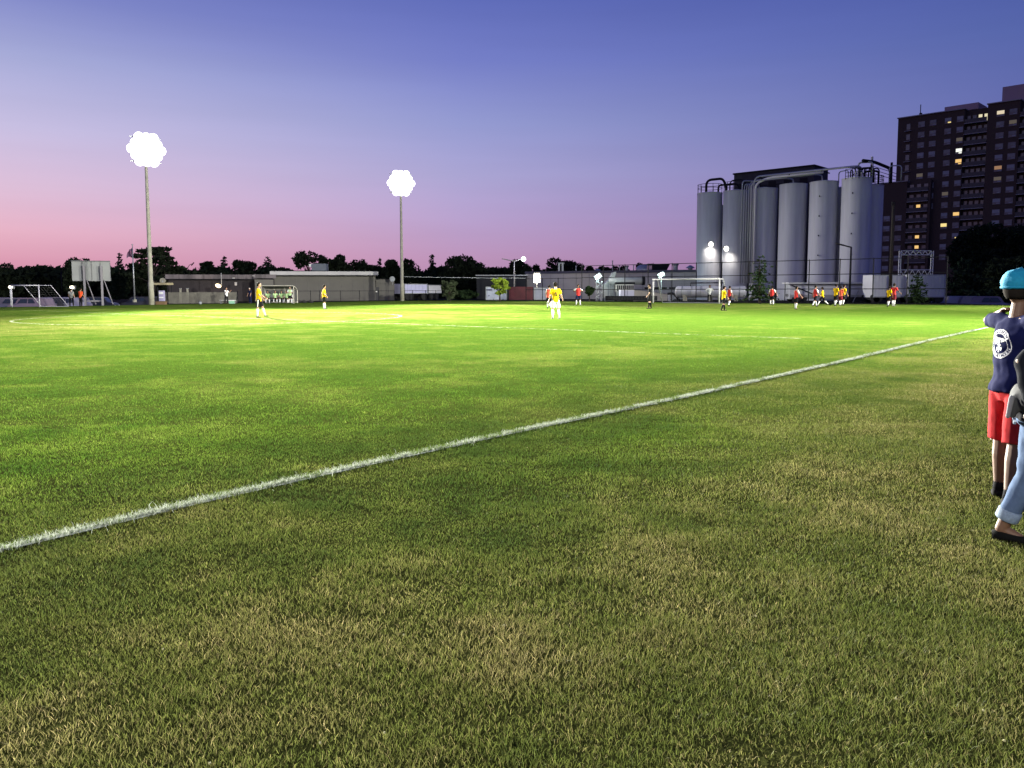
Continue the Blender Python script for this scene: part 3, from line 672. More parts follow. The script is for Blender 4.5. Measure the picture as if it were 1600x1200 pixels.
for kd, px, w, pt, Y, lb in SKY_TREES:
    x = gx(px, Y); H = zat(px, pt, Y); tree(kd, x, Y, H, w / FPX * Y * (1.55 if kd in ('spire', 'cone') else 1.32), lb, 'dark trees along the skyline', dens=1.25, base=0.1)
# dark shrub belt under the skyline trees: a far hedge that reads as one mass
def hedge():
    rng = np.random.default_rng(9); P = []
    for px in np.arange(-30, 830, 3.0):
        Y = 152 + rng.uniform(-6, 14); x = gx(px, Y); h = zat(px, (418 if px < 300 else 421) + 4 * math.sin(px * .07) + 4 * rng.uniform(), Y)
        n = 60; P += [(x + rng.normal(0, .8), Y + rng.normal(0, 1.0), h * rng.uniform(0, 1) ** .7) for _ in range(n)]
    e = bpy.data.objects.new('tmp', None); e.location = (0, 0, 0); o = leaves(P, 0.7, rng, M_leaf, e); o.parent = None; bpy.data.objects.remove(e); o.name = 'far_shrubs'; tag(o, kind='stuff')
hedge()
def near_tree(kind, px, w, pt, Y, label, lm, base=0.2, dens=1.0, **k):
    return tree(kind, gx(px, Y), Y, zat(px, pt, Y), w / FPX * Y, label, None, lm, dens, base=base, **k)
near_tree('young', 781, 27, 433, 97, 'bright yellow-green young tree lit up in front of the red container', M_leafy, 0.2, 0.8, size=0.16)
near_tree('young', 703, 27, 436, 100, 'grey-green young tree at the right end of the white trailers', M_leafp, 0.1, 1.2, size=0.16)
near_tree('young', 921, 15, 446, 93, 'small olive young tree left of the metal stairs', M_leafm, 0.35, 0.6, size=0.14)
near_tree('cone', 1187, 62, 400, 78, 'tall dark green young spruce standing before the vertical silo pipes', M_leafm, 0.3, 1.0, size=0.16)
near_tree('cone', 1432, 44, 429, 73.5, 'short bushy pine in front of the white trailer wall', M_leafm, 0.2, 1.0, size=0.14)
near_tree('round', 1545, 150, 358, 108, 'huge dark tree in front of the apartment tower', M_leaf, 0.08, 4.0, size=0.30)
near_tree('round', 1606, 80, 352, 112, 'dark tree at the right edge behind the boy in the turquoise cap', M_leaf, 0.08, 3.0, size=0.30)
near_tree('cone', 1500, 130, 405, 88, 'low wide dark evergreen below the huge tree', M_needle, 0.0, 2.6, size=0.22)
near_tree('round', 1575, 110, 400, 92, 'dense dark bush mass under the huge tree by the parked cars', M_leaf, 0.0, 2.6, size=0.24)
near_tree('round', 722, 44, 455, 118, 'low dark hedge bush right of the trailers', M_leafm, 0.0, 0.7, size=0.3, name='hedge_bush')

# ------------------------------------------------------------------ silos
SD = Vector((math.cos(math.radians(-43)), math.sin(math.radians(-43)), 0)); SN = Vector((-SD.y, SD.x, 0))
SY = 111.0; S1 = Vector((gx(1106, SY), SY, 0)); SP = 3.95; SR = 1.70; SH = 14.5
def silo(P, H, label, rails=True, pegs=False):
    t = thing('silo', label, 'silo', P, 0, 'silos')
    b = MB(); b.tube([P, P + Vector((0, 0, H))], [SR, SR], 40, cap=False); b.tube([P + Vector((0, 0, H)), P + Vector((0, 0, H + 0.12)), P + Vector((0, 0, H + 0.35))], [SR + 0.03, SR + 0.03, 0.2], 40)
    o = b.build('shell', M_silo, t, smooth=False)
    for p in o.data.polygons: p.use_smooth = len(p.vertices) == 4 and abs(p.normal.z) < .1
    for z in np.arange(2.4, H, 2.4): MB().tube([P + Vector((0, 0, z)), P + Vector((0, 0, z + 0.03))], SR + 0.012, 40).build('weld_band', M_silo, t)
    if rails:
        b = MB()
        for z in (0.75, 1.25):
            b.tube([P + Vector((math.cos(a) * (SR - .05), math.sin(a) * (SR - .05), H + z)) for a in np.linspace(0, 2 * math.pi, 25)], 0.035, 5)
        for k in range(12):
            a = k * math.pi / 6; b.tube([P + Vector((math.cos(a) * (SR - .05), math.sin(a) * (SR - .05), H)), P + Vector((math.cos(a) * (SR - .05), math.sin(a) * (SR - .05), H + 1.25))], 0.035, 5)
        b.build('railing', M_dark, t)
    if pegs:
        for z in (H - 1.8, H - 4.2, H - 6.6, H - 9.0):
            a = math.radians(-128); q = P + Vector((math.cos(a) * SR, math.sin(a) * SR, z)); MB().tube([q, q + Vector((-.12, -.32, .08))], 0.06, 6).build('nozzle', M_dark, t)
    return t
SL = ['leftmost silo with a railing round its top and a floodlight on its side', 'second silo from the left, half hidden by the vertical pipes', 'third silo from the left, just right of the vertical pipes', 'fourth silo from the left in the front row', 'fifth silo from the left, with small nozzles down its left side', 'sixth and nearest silo, widest of the front row']
for i in range(6): silo(S1 + SD * SP * i, SH + (0.0, -.05, -.1, .1, .05, .1)[i], SL[i], i in (0, 1), i >= 4)
for i, lb in ((5, 'rear silo peeking out right of the nearest silo, railing on top'), (4, 'rear silo hidden behind the gap of the fifth and sixth silos')):
    silo(S1 + SD * SP * i + SN * 4.15, SH - 0.4, lb, i == 5)
# roof pipework ----------------------------------------------------------
def SPT(s, n, z): return S1 + SD * s + SN * n + Vector((0, 0, z))
def bendpath(pts, r=0.6, k=5):
    out = [Vector(pts[0])]
    for i in range(1, len(pts) - 1):
        a, p, c = Vector(pts[i - 1]), Vector(pts[i]), Vector(pts[i + 1]); u = (a - p).normalized(); w = (c - p).normalized(); rr = min(r, (a - p).length * .45, (c - p).length * .45)
        A = p + u * rr; B = p + w * rr
        for j in range(k + 1):
            q = j / k; out.append(A * (1 - q) ** 2 + p * 2 * q * (1 - q) + B * q * q)
    out.append(Vector(pts[-1])); return out
M_pipe = mat('pipe_metal', (0.32, 0.32, 0.37), 0.5, 0.2)
M_pipe_pale = mat('pipe_pale', (0.72, 0.68, 0.70), 0.5)
def pipes():
    t = thing('pipe_bundle', 'bundle of vertical pipes between second and third silo bending over the silo roofs', 'pipes', SPT(6.4, -1.9, 0))
    z0 = 2.2; top = SH + 1.6
    xs = [(1157.5, .09, 1.05), (1161, .07, .6), (1164.5, .07, .6), (1168, .08, .6), (1171, .07, .6)]
    def at(px, off):  # point of the pipe rack line in that column
        d = ray(px, 400); n = Vector((SN.x, SN.y)); c = (S1 + SN * off); k = (c.x * SN.x + c.y * SN.y) / (d.x * SN.x + d.y * SN.y); return Vector((d.x * k, d.y * k, 0))
    for k, (px, r, zz) in enumerate(xs):
        P = at(px, -2.25); Q = P + SN * 1.6 + SD * (.3 if k else 1.0)
        MB().tube(bendpath([P + Vector((0, 0, z0)), P + Vector((0, 0, SH + zz)), Q + Vector((0, 0, SH + zz)), Q + Vector((0, 0, SH - .2))], .5), r, 8).build('pipe', M_pipe, t, smooth=True)
    # long runs over the roofs
    P = at(1174.5, -2.3)
    for k, (off, zz, s_end, r) in enumerate(((-2.3, 1.35, 19.8, .10), (-2.3, .85, 11.9, .09), (-1.6, 1.0, 15.5, .085), (-0.9, 1.6, 20.0, .11))):
        P = at((1175.5, 1172, 1169, 1176)[k], off); L = [P + Vector((0, 0, z0)), P + Vector((0, 0, SH + zz))]; s0 = (P - S1).dot(SD)
        E = SPT(s_end, off, SH + zz); D = SPT(s_end, off + 1.7, SH + zz); L += [E, D, D - Vector((0, 0, zz + .1))] if k != 1 else [SPT(s_end, off, SH + zz), SPT(s_end + .01, off + 2.1, SH + zz), SPT(s_end + .01, off + 2.1, SH)]
        MB().tube(bendpath(L, .9), r, 10).build('pipe', M_pipe, t, smooth=True)
    P = at(1177.5, -2.2); MB().tube(bendpath([P + Vector((0, 0, .4)), P + Vector((0, 0, SH + .5)), P + SD * 1.8 + Vector((0, 0, SH + 1.1)), SPT(16.5, -2.2, SH + 1.1)], 1.0), 0.15, 12).build('large_duct', M_pipe_pale, t, smooth=True)
    for s in (8.4, 12.3, 16.4, 20.4): MB().box(SPT(s, -1.2, SH + 1.2), (0.12, 2.4, 0.12), math.atan2(SD.y, SD.x)).build('bracket', M_dark, t); 
    return t
pipes()
def roof_pipes():
    t = thing('dark_hose', 'dark looped pipes arching between the roofs of the two leftmost silos', 'pipes', SPT(0, 0, SH))
    for (a, b, h, n, r) in ((-.4, 2.6, 1.9, -.3, .17), (1.0, 4.2, 1.15, .5, .13), (3.2, 5.6, 1.5, -.4, .09)):
        MB().tube(bendpath([SPT(a, n, SH + .1), SPT(a, n, SH + h), SPT(b - .5, n, SH + h), SPT(b, n, SH + h * .4), SPT(b, n, SH)], .8), r, 8).build('pipe', M_dark, t, smooth=True)
    t2 = thing('roof_pipework', 'tangle of dark pipes, valves and railings on the nearest silo roofs', 'pipes', SPT(20, 1, SH))
    rnd = random.Random(4)
    for k in range(9):
        a = 17.5 + rnd.random() * 5; n = rnd.uniform(-.5, 5); h = rnd.uniform(.8, 2.2); b = a + rnd.uniform(-2, 2)
        MB().tube(bendpath([SPT(a, n, SH), SPT(a, n, SH + h), SPT(b, n + .6, SH + h), SPT(b, n + .6, SH)], .4), rnd.uniform(.06, .15), 6).build('pipe', (M_dark, M_pipe)[k % 3 == 0], t2, smooth=True)
    for k, (a, n, h) in enumerate(((20.4, 3.0, 3.1), (21.0, 1.2, 1.9), (22.2, 4.6, 2.4))): MB().cyl(SPT(a, n, SH), 0.14, h, 10).build('vent_stack', M_dark if k else M_galv, t2)
    MB().tube(bendpath([SPT(20.6, -.6, SH + 2.2), SPT(21.0, 2.2, SH + 2.3), SPT(22.0, 5.0, SH + 1.7), SPT(22.0, 5.0, SH)], .6), .2, 8).build('sloping_pipe', M_dark, t2, smooth=True)
    b = MB()
    for z in (.4, .8, 1.2): b.tube([SPT(19, -1.7, SH + z), SPT(22.3, -1.7, SH + z), SPT(22.3, 6, SH + z)], .035, 5)
    for s in np.arange(19, 22.4, .8): b.tube([SPT(s, -1.7, SH), SPT(s, -1.7, SH + 1.2)], .035, 5)
    b.build('railing', M_dark, t2)
roof_pipes()
def headhouse():
    A = pix(1147, 273, 120); d = SD; L = 12.0; t = thing('headhouse', 'dark clad block rising behind the silos under the roof pipes', 'building', (A.x, A.y, 0))
    h = A.z; c = Vector((A.x, A.y, 0)) + d * L / 2 + SN * 2.5; an = math.atan2(d.y, d.x); m = mat('dark_cladding', (0.022, 0.022, 0.03), 0.8, noise=0.3, nscale=.7, stretch=(1, 1, .1))
    MB().box(c + Vector((0, 0, h / 2)), (L, 5, h), an).build('wall', m, t)
    MB().box(c + Vector((0, 0, h + .1)), (L + .3, 5.3, .2), an).build('roof', M_dark, t)
    MB().box(c + d * 2.0 + SN * .6 + Vector((0, 0, 7.1)), (21, 4.6, 14.2), an).build('gap_backing', m, t)  # added dark block that makes the gaps between silos look shaded
    b = MB()
    for k in range(5): b.box(c - SN * 2.52 + d * (-4.6 + k * 2.3) + Vector((0, 0, h - 2)), (1.1, 0.06, 1.0), an)
    b.box(c - SN * 2.49 + Vector((0, 0, h - 2)), (10, .05, .12), an); b.build('louvres', M_dark, t)
headhouse()
def silo_lamp(px, py, s, label):
    P = pix(px, py, (S1 + SD * SP * s).y - SR - .75); t = thing('wall_lamp', label, 'lamp', P)
    MB().box(P + Vector((0, 0.25, .1)), (.7, .35, .25)).build('housing', M_dark, t)
    MB().ell(P + Vector((0, 0.05, -.05)), (.32, .2, .34)).build('lens', emis('wall_lens', (1.0, 0.95, 0.82), 6.0), t)
    point_light('silo_wash', P + Vector((0, .05, -.45)), 420, (1.0, .93, .75), t, .15, 150, P + Vector((0, 1.0, -2.6)))
silo_lamp(1111, 381, 0, 'glaring lamp low on the leftmost silo, washing it with warm light')
silo_lamp(1135, 388, 0.95, 'glaring lamp on the left flank of the second silo')

# ------------------------------------------------------------------ horizontal tanks
def tank(pxa, pxb, pt, pb, Y, label, bands, m):
    A = pix(pxa, pb, Y + 1.2); B = pix(pxb, pb, Y - 1.2); zt = zat((pxa + pxb) / 2, pt, Y); r = (zt - .5) / 2; z = .5 + r; A.z = B.z = z; t = thing('storage_tank', label, 'tank', (A.x, A.y, 0)); d = (B - A).normalized()
    b = MB(); b.tube([A - d * r * .35, A - d * r * .3, A - d * r * .15, A, B, B + d * r * .15, B + d * r * .3, B + d * r * .35], [.1, r * .5, r * .88, r, r, r * .88, r * .5, .1], 28); b.build('shell', m, t, smooth=True)
    L = (B - A).length
    for k in range(bands): P = A + d * L * (k + .5) / bands; MB().tube([P, P + d * .08], r + .03, 28).build('band', M_galv, t)
    for k in (.12, .5, .88): MB().box(A + d * L * k - Vector((0, 0, r * .75)), (.35, r * 1.7, r * .9 + .5), math.atan2(d.y, d.x)).build('saddle', M_concrete, t)
    MB().tube([A + d * L * .2 + Vector((0, 0, r)), A + d * L * .2 + Vector((0, 0, r + .35)), A + d * L * .7 + Vector((0, 0, r + .35)), A + d * L * .7 + Vector((0, 0, r))], .06, 6).build('top_pipe', M_dark, t)
    return t
M_tank = mat('tank_paint', (0.42, 0.42, 0.47), 0.4, 0.1, noise=.12, nscale=1.0)
tank(1058, 1163, 447, 471, 88, 'long grey horizontal tank lying behind the football goal', 7, M_tank)
def long_vessel():
    Y = 87; t = thing('tank_trailer', 'long grey flat-topped tanker body parked below the silos', 'tank', (gx(1296, Y), Y, 0)); A = Vector((gx(1229, Y), Y, 0)); B = Vector((gx(1361, Y - .5), Y - .5, 0)); d = (B - A).normalized(); an = math.atan2(d.y, d.x); L = (B - A).length; z1 = zat(1296, 441, Y); C = (A + B) / 2
    n = Vector((-d.y, d.x, 0)); prof = [(-1.0, .35), (-1.2, .8), (-1.15, z1 - .45), (-.8, z1 - .2), (.8, z1 - .2), (1.15, z1 - .45), (1.2, .8), (1.0, .35)]
    MB().prism([A + n * a + Vector((0, 0, z)) for a, z in prof], L, d).build('body', M_tank, t)
    MB().box(C + Vector((0, 0, z1 - .1)), (L + .4, 2.6, .18), an).build('walkway', mat('walkway', (.5, .5, .52), .6), t)
    MB().box(C + Vector((0, 0, .75)), (L, 1.2, .3), an).build('chassis', M_dark, t)
    for k in (.08, .16, .72, .80, .88):
        for s in (-1, 1): P = A + d * L * k + n * s * .95 + Vector((0, 0, .45)); MB().tube([P - n * .14, P + n * .14], .45, 16).build('wheel', M_rubber, t)
    b = MB(); b.box(A + d * -.2 + Vector((0, 0, z1 / 2)), (.08, .08, z1)); b.tube([A + d * .1 - n * 1.25 + Vector((0, 0, z1 - .3)), A + d * 2.4 - n * 1.25 + Vector((0, 0, .9))], .05, 6); b.build('brace', M_dark, t)
    MB().tube([A + d * L * .72 - n * 1.6, A + d * L * .80 - n * 1.3 + Vector((0, 0, z1 * .62))], .04, 6).build('leaning_bar', M_galv, t)
long_vessel()

# ------------------------------------------------------------------ box trailers, containers
def box_body(name, label, cat, pxa, pxb, pt, Y, m, depth=2.4, lift=.9, dy=0.0, ribs=0, wheels=(), door=False, group=None, hm=None):
    A = Vector((gx(pxa, Y), Y, 0)); B = Vector((gx(pxb, Y + dy), Y + dy, 0)); d = (B - A).normalized(); n = Vector((-d.y, d.x, 0)); L = (B - A).length; an = math.atan2(d.y, d.x); H = zat((pxa + pxb) / 2, pt, Y + dy / 2)
    C = (A + B) / 2 + n * depth / 2; t = thing(name, label, cat, C, 0, group)
    MB().box(C + Vector((0, 0, (H + lift) / 2)), (L, depth, H - lift), an).build('body', m, t)
    b = MB()
    for z in (lift + .05, H - .05): b.box(C - n * (depth / 2 + .012) + Vector((0, 0, z)), (L, .06, .1), an)
    for s in (-1, 1): b.box(C - n * (depth / 2 + .014) + d * s * (L / 2 - .05) + Vector((0, 0, (H + lift) / 2)), (.1, .07, H - lift - .2), an)
    b.build('edge_frame', hm or M_galv, t)
    if ribs:
        b = MB()
        for k in range(1, ribs): b.box(C - n * (depth / 2 + .01) + d * (L * (k / ribs - .5)) + Vector((0, 0, (H + lift) / 2)), (L / ribs * .45, .05, H - lift - .22), an)
        b.build('side_ribs', m, t)
    if lift > .4:
        MB().box(C + Vector((0, 0, lift - .14)), (L * .96, 1.0, .22), an).build('chassis', M_dark, t)
        for k in wheels:
            for s in (-1, 1): P = A + d * L * k + n * (depth / 2 + s * (depth / 2 - .2)) + Vector((0, 0, .48)); MB().tube([P - n * .15, P + n * .15], .48, 16).build('wheel', M_rubber, t)
        b = MB()
        for s in (-.5, .5): b.box(A + d * L * .25 + n * (depth / 2 + s) + Vector((0, 0, lift / 2 - .1)), (.12, .12, lift), an)
        b.build('landing_leg', M_dark, t)
    if door:
        MB().box(C - n * (depth / 2 + .035) + d * L * .2 + Vector((0, 0, (H + lift) / 2)), (.9, .04, (H - lift) * .85), an).build('door', hm or M_galv, t)
    return t
M_trail = mat('trailer_white', (0.62, 0.62, 0.66), 0.5, noise=.08, nscale=.8)
M_trailv = mat('trailer_violet', (0.50, 0.50, 0.72), 0.5, noise=.08, nscale=.8)
box_body('semi_trailer', 'white box trailer standing right of the tanker body, left of the utility pole', 'trailer', 1363, 1389.5, 429.5, 82, M_trail, lift=.55, wheels=(.2, .35), ribs=5)
box_body('semi_trailer', 'white box trailer between the utility pole and the short pine', 'trailer', 1391.5, 1417, 429.5, 81.4, M_trail, lift=.55, wheels=(.7, .85), ribs=5)
box_body('semi_trailer', 'longest pale trailer, behind the short pine and below the truss frame', 'trailer', 1418, 1476, 429, 80.5, mat('trailer_grey', (0.46, 0.48, 0.52), 0.5, noise=.1, nscale=.8), lift=.55, wheels=(.1, .2, .85), ribs=14)
box_body('semi_trailer', 'pale violet box trailer behind the low fence right of the mast', 'trailer', 632, 668, 443.5, 112, M_trailv, lift=.9, dy=3.5, wheels=(.15, .3, .85), ribs=6)
box_body('semi_trailer', 'pale box trailer with a bright rear edge left of the grey-green young tree', 'trailer', 669, 690, 445, 116, M_trail, lift=.9, dy=4, wheels=(.3, .7))
box_body('shipping_container', 'pale blue-grey container with dark stripes behind the bright young tree', 'container', 759, 792, 448, 104, mat('pale_container', (.42, .46, .56), .6, noise=.2, nscale=1.5), lift=.12, ribs=9)
def extra_marks():
    t = [o for o in bpy.data.objects if o.name.startswith('shipping_container')][-1]
    b = MB(); Y = 103.9; a = pix(760, 453, Y); b.box(a + Vector((.35, 0, 0)), (.75, .03, .16))
    for px, py in ((763, 470), (771, 468), (775, 470), (786, 468), (789, 470), (764, 462)): p = pix(px, py, Y); b.box(p, (.10, .03, .16), 0, 0, (.4, 'Y'))
    b.build('stripe', mat('navy_mark', (.03, .03, .09), .6), t)
extra_marks()
box_body('shipping_container', 'dark red shipping container behind the fence under the twin street lamp', 'container', 795.5, 833, 448, 104.5, mat('red_container', (.10, .013, .02), .6, noise=.3, nscale=1.2), lift=.12, ribs=11, hm=mat('red_frame', (.11, .02, .028), .7))
box_body('shipping_container', 'light grey container between the red one and the player in yellow', 'container', 834.5, 871, 449.5, 105, mat('grey_container', (.36, .38, .45), .6, noise=.15, nscale=1.2), lift=.12, ribs=10)
box_body('dumpster', 'long black open dumpster at the foot of the fence, left of the football goal', 'dumpster', 946, 1016, 462.5, 92, mat('black_bin', (.008, .008, .01), .7), depth=2.0, lift=.15, dy=-3, ribs=16, hm=M_dark)

# ------------------------------------------------------------------ truss frame
def truss():
    Y = 84; t = thing('truss_frame', 'white metal truss goalpost frame rising above the long pale trailer', 'frame', (gx(1432, Y), Y, 0)); m = mat('truss_white', (.6, .6, .6), .5)
    xs = [pix(p, 410, Y).x for p in (1404.5, 1407.5, 1454.5, 1458)]; z0 = zat(1430, 428, Y); z1 = zat(1430, 392, Y)
    for k, (a, c) in enumerate(((0, 1), (2, 3))):
        b = MB()
        for x in (xs[a], xs[c]): b.tube([(x, Y, 0), (x, Y, z1)], .045, 6); 
        n = 12
        for i in range(n): b.tube([(xs[a] if i % 2 else xs[c], Y, z1 * i / n), (xs[c] if i % 2 else xs[a], Y, z1 * (i + 1) / n)], .025, 5)
        b.build('tower', m, t)
    for zb, zt in ((z1 - .42, z1), (z0 - .15, z0 + .42)):
        b = MB(); n = 10
        for z in (zb, zt): b.tube([(xs[1], Y, z), (xs[2], Y, z)], .045, 6)
        for i in range(n):
            xa = xs[1] + (xs[2] - xs[1]) * i / n; xb = xs[1] + (xs[2] - xs[1]) * (i + 1) / n; b.tube([(xa, Y, zb if i % 2 else zt), (xb, Y, zt if i % 2 else zb)], .035, 5)
        b.build('beam', m, t)
truss()
# utility poles
def upole(px, pt, Y, label, r=.17):
    x = gx(px, Y); H = zat(px, pt, Y); t = thing('utility_pole', label, 'pole', (x, Y, 0)); MB().tube([(x, Y, 0), (x, Y, H)], [r, r * .7], 10).build('pole', M_wood, t, smooth=True)
    MB().box((x, Y, H * .985), (.3, .14, .4)).build('insulator', M_dark, t)
upole(1390, 316, 79.6, 'dark wooden utility pole between the two white trailers')

# ------------------------------------------------------------------ factory building left of the silos
def windowless_building():
    m = mat('factory_wall', (0.36, 0.34, 0.345), 0.85, noise=.12, nscale=.25, stretch=(1, 1, 3))
    t = thing('factory_building', 'long low beige factory wall behind the fence left of the silos', 'building', (gx(950, 125), 125, 0))
    P = [(822, 433.5, 121), (848, 430, 121), (1090, 422.5, 113)]
    A = Vector((gx(822, 124), 124, 0)); B = Vector((gx(1092, 114), 114, 0)); d = (B - A).normalized(); an = math.atan2(d.y, d.x); n = Vector((-d.y, d.x, 0)); L = (B - A).length; H = (zat(840, 429.5, 123.5) + zat(1085, 423.5, 114.5)) / 2
    C = (A + B) / 2 + n * 9
    MB().box(C + Vector((0, 0, H / 2)), (L, 18, H), an).build('wall', m, t)
    MB().box(C + Vector((0, 0, H + .18)), (L + .3, 18.3, .36), an).build('roof', mat('roof_edge', (.05, .05, .08), .7), t)
    for k in range(1, 13): MB().box(C - n * 9.02 + d * L * (k / 13 - .5) + Vector((0, 0, H / 2)), (.08, .06, H - .1), an).build('wall_seam', mat('seam', (.25, .24, .25), .8), t)
    for k in range(6): MB().box(C - n * 9.04 + d * L * (.22 + .045 * k) + Vector((0, 0, H * .42)), (.9, .06, .25), an).build('wall_vent', M_dark, t)
    def rp(px, off=3.0):
        dd = ray(px, 420); c = A + n * off; k = (c.x * n.x + c.y * n.y) / (dd.x * n.x + dd.y * n.y); return Vector((dd.x * k, dd.y * k, H + .3))
    # roof fittings, each a thing that stands on the roof
    p = rp(876.5); h = zat(876, 410.5, p.y) - p.z; o = thing('exhaust_stack', 'silvery square exhaust stack on the left end of the factory roof', 'duct', p)
    MB().box(p + Vector((-.3, 0, h / 2)), (.28, .28, h)).build('duct', M_galv, o); MB().box(p + Vector((.25, 0, h / 2)), (.28, .28, h)).build('duct', M_galv, o); MB().box(p + Vector((0, 0, h * .95)), (1.0, .5, .16)).build('cap', M_galv, o)
    for px, pt, w, lb in ((979, 415, 6.0, 'short round roof vent with a cap left of the roof dome'), (1055.5, 412, 8.5, 'tall dark capped roof vent near the leftmost silo')):
        p = rp(px); h = zat(px, pt, p.y) - p.z; r = w / FPX * p.y / 2; o = thing('roof_vent', lb, 'vent', p); MB().cyl(p, r * .85, h * .8, 14).build('shaft', M_galv, o, smooth=False); MB().cyl(p + Vector((0, 0, h * .75)), r * 1.15, h * .25, 14).build('cap', mat('vent_cap', (.14, .14, .17), .5, .4), o)
    for px, pt, w, lb in ((934, 420.5, 9, 'pale blue mushroom vent above the first greenish yard light'), (1078.5, 414.5, 12, 'mushroom-shaped vent at the right end of the factory roof')):
        p = rp(px); h = zat(px, pt, p.y) - p.z; r = w / FPX * p.y / 2; o = thing('roof_vent', lb, 'vent', p); MB().cyl(p, r * .6, h * .6, 14).build('shaft', M_galv, o); MB().tube([p + Vector((0, 0, h * q)) for q in (.45, .6, .85, 1.0)], [r * 1.2, r * 1.05, r * .55, r * .25], 16).build('cap', mat('vent_blue', (.22, .26, .36), .5, .3), o, smooth=True)
    p = rp(1007); o = thing('roof_dome', 'low grey dome with a pinkish pane on the factory roof', 'skylight', p); MB().ell(p + Vector((0, 0, .1)), (1.35, 1.2, .95)).build('shell', M_galv, o, smooth=True); MB().box(p + Vector((.55, -1.0, .5)), (.7, .5, .6)).build('pane', mat('pane_pink', (.55, .35, .40), .2), o)
    p = rp(1030); o = thing('roof_unit', 'dark slant-sided unit on the factory roof above the second yard light', 'roof unit', p); MB().prism([p + Vector((a, 0, z)) for a, z in ((-1.6, 0), (1.1, 0), (1.6, 1.0), (-1.6, 1.1))], 1.5, (0, 1, 0)).build('casing', M_dark, o)
    for px, vl in ((900, 'thin stubby vent pipe on the factory roof right of the silver stack'), (957, 'taller thin vent pipe above the hopper of the dust collector'), (968, 'thin vent pipe left of the short round roof vent'), (990, 'thin vent pipe between the round roof vent and the dome')):
        p = rp(px); o = thing('vent_pipe', vl, 'pipe', p, 0, 'thin vent pipes on the factory roof'); MB().cyl(p, .07, .9 if px != 957 else 1.6, 8).build('pipe', M_galv, o); MB().cyl(p + Vector((0, 0, .85 if px != 957 else 1.55)), .11, .12, 8).build('cap', M_galv, o)
windowless_building()
def dark_backdrop_building():
    t = thing('warehouse', 'dark low warehouse wall between the far trees and the red container', 'building', (gx(700, 124), 124, 0)); H = 3.6
    A = Vector((gx(745, 123), 123, 0)); B = Vector((gx(823, 122.5), 122.5, 0)); C = (A + B) / 2 + Vector((0, 4, 0)); MB().box(C + Vector((0, 0, H / 2)), ((B - A).length, 8, H)).build('wall', mat('dark_wall', (.02, .022, .025), .9), t)
    MB().box(C + Vector((0, 0, H + .06)), ((B - A).length + .3, 8.3, .12)).build('roof', M_galv, t)
dark_backdrop_building()

t = thing('overhead_cable', 'thin pale cable strung from the right floodlight mast towards the red container', 'cable', pix(725, 436, 106)); MB().tube([pix(631, 432.3, 103.5), pix(700, 433.6, 105), pix(770, 434.4, 107), pix(822, 434.5, 109)], .022, 5).build('strand', M_galv, t)
MB().tube([pix(822, 434.5, 109), Vector((gx(822, 109), 109, 0))], .06, 8).build('end_post', M_dark, t)
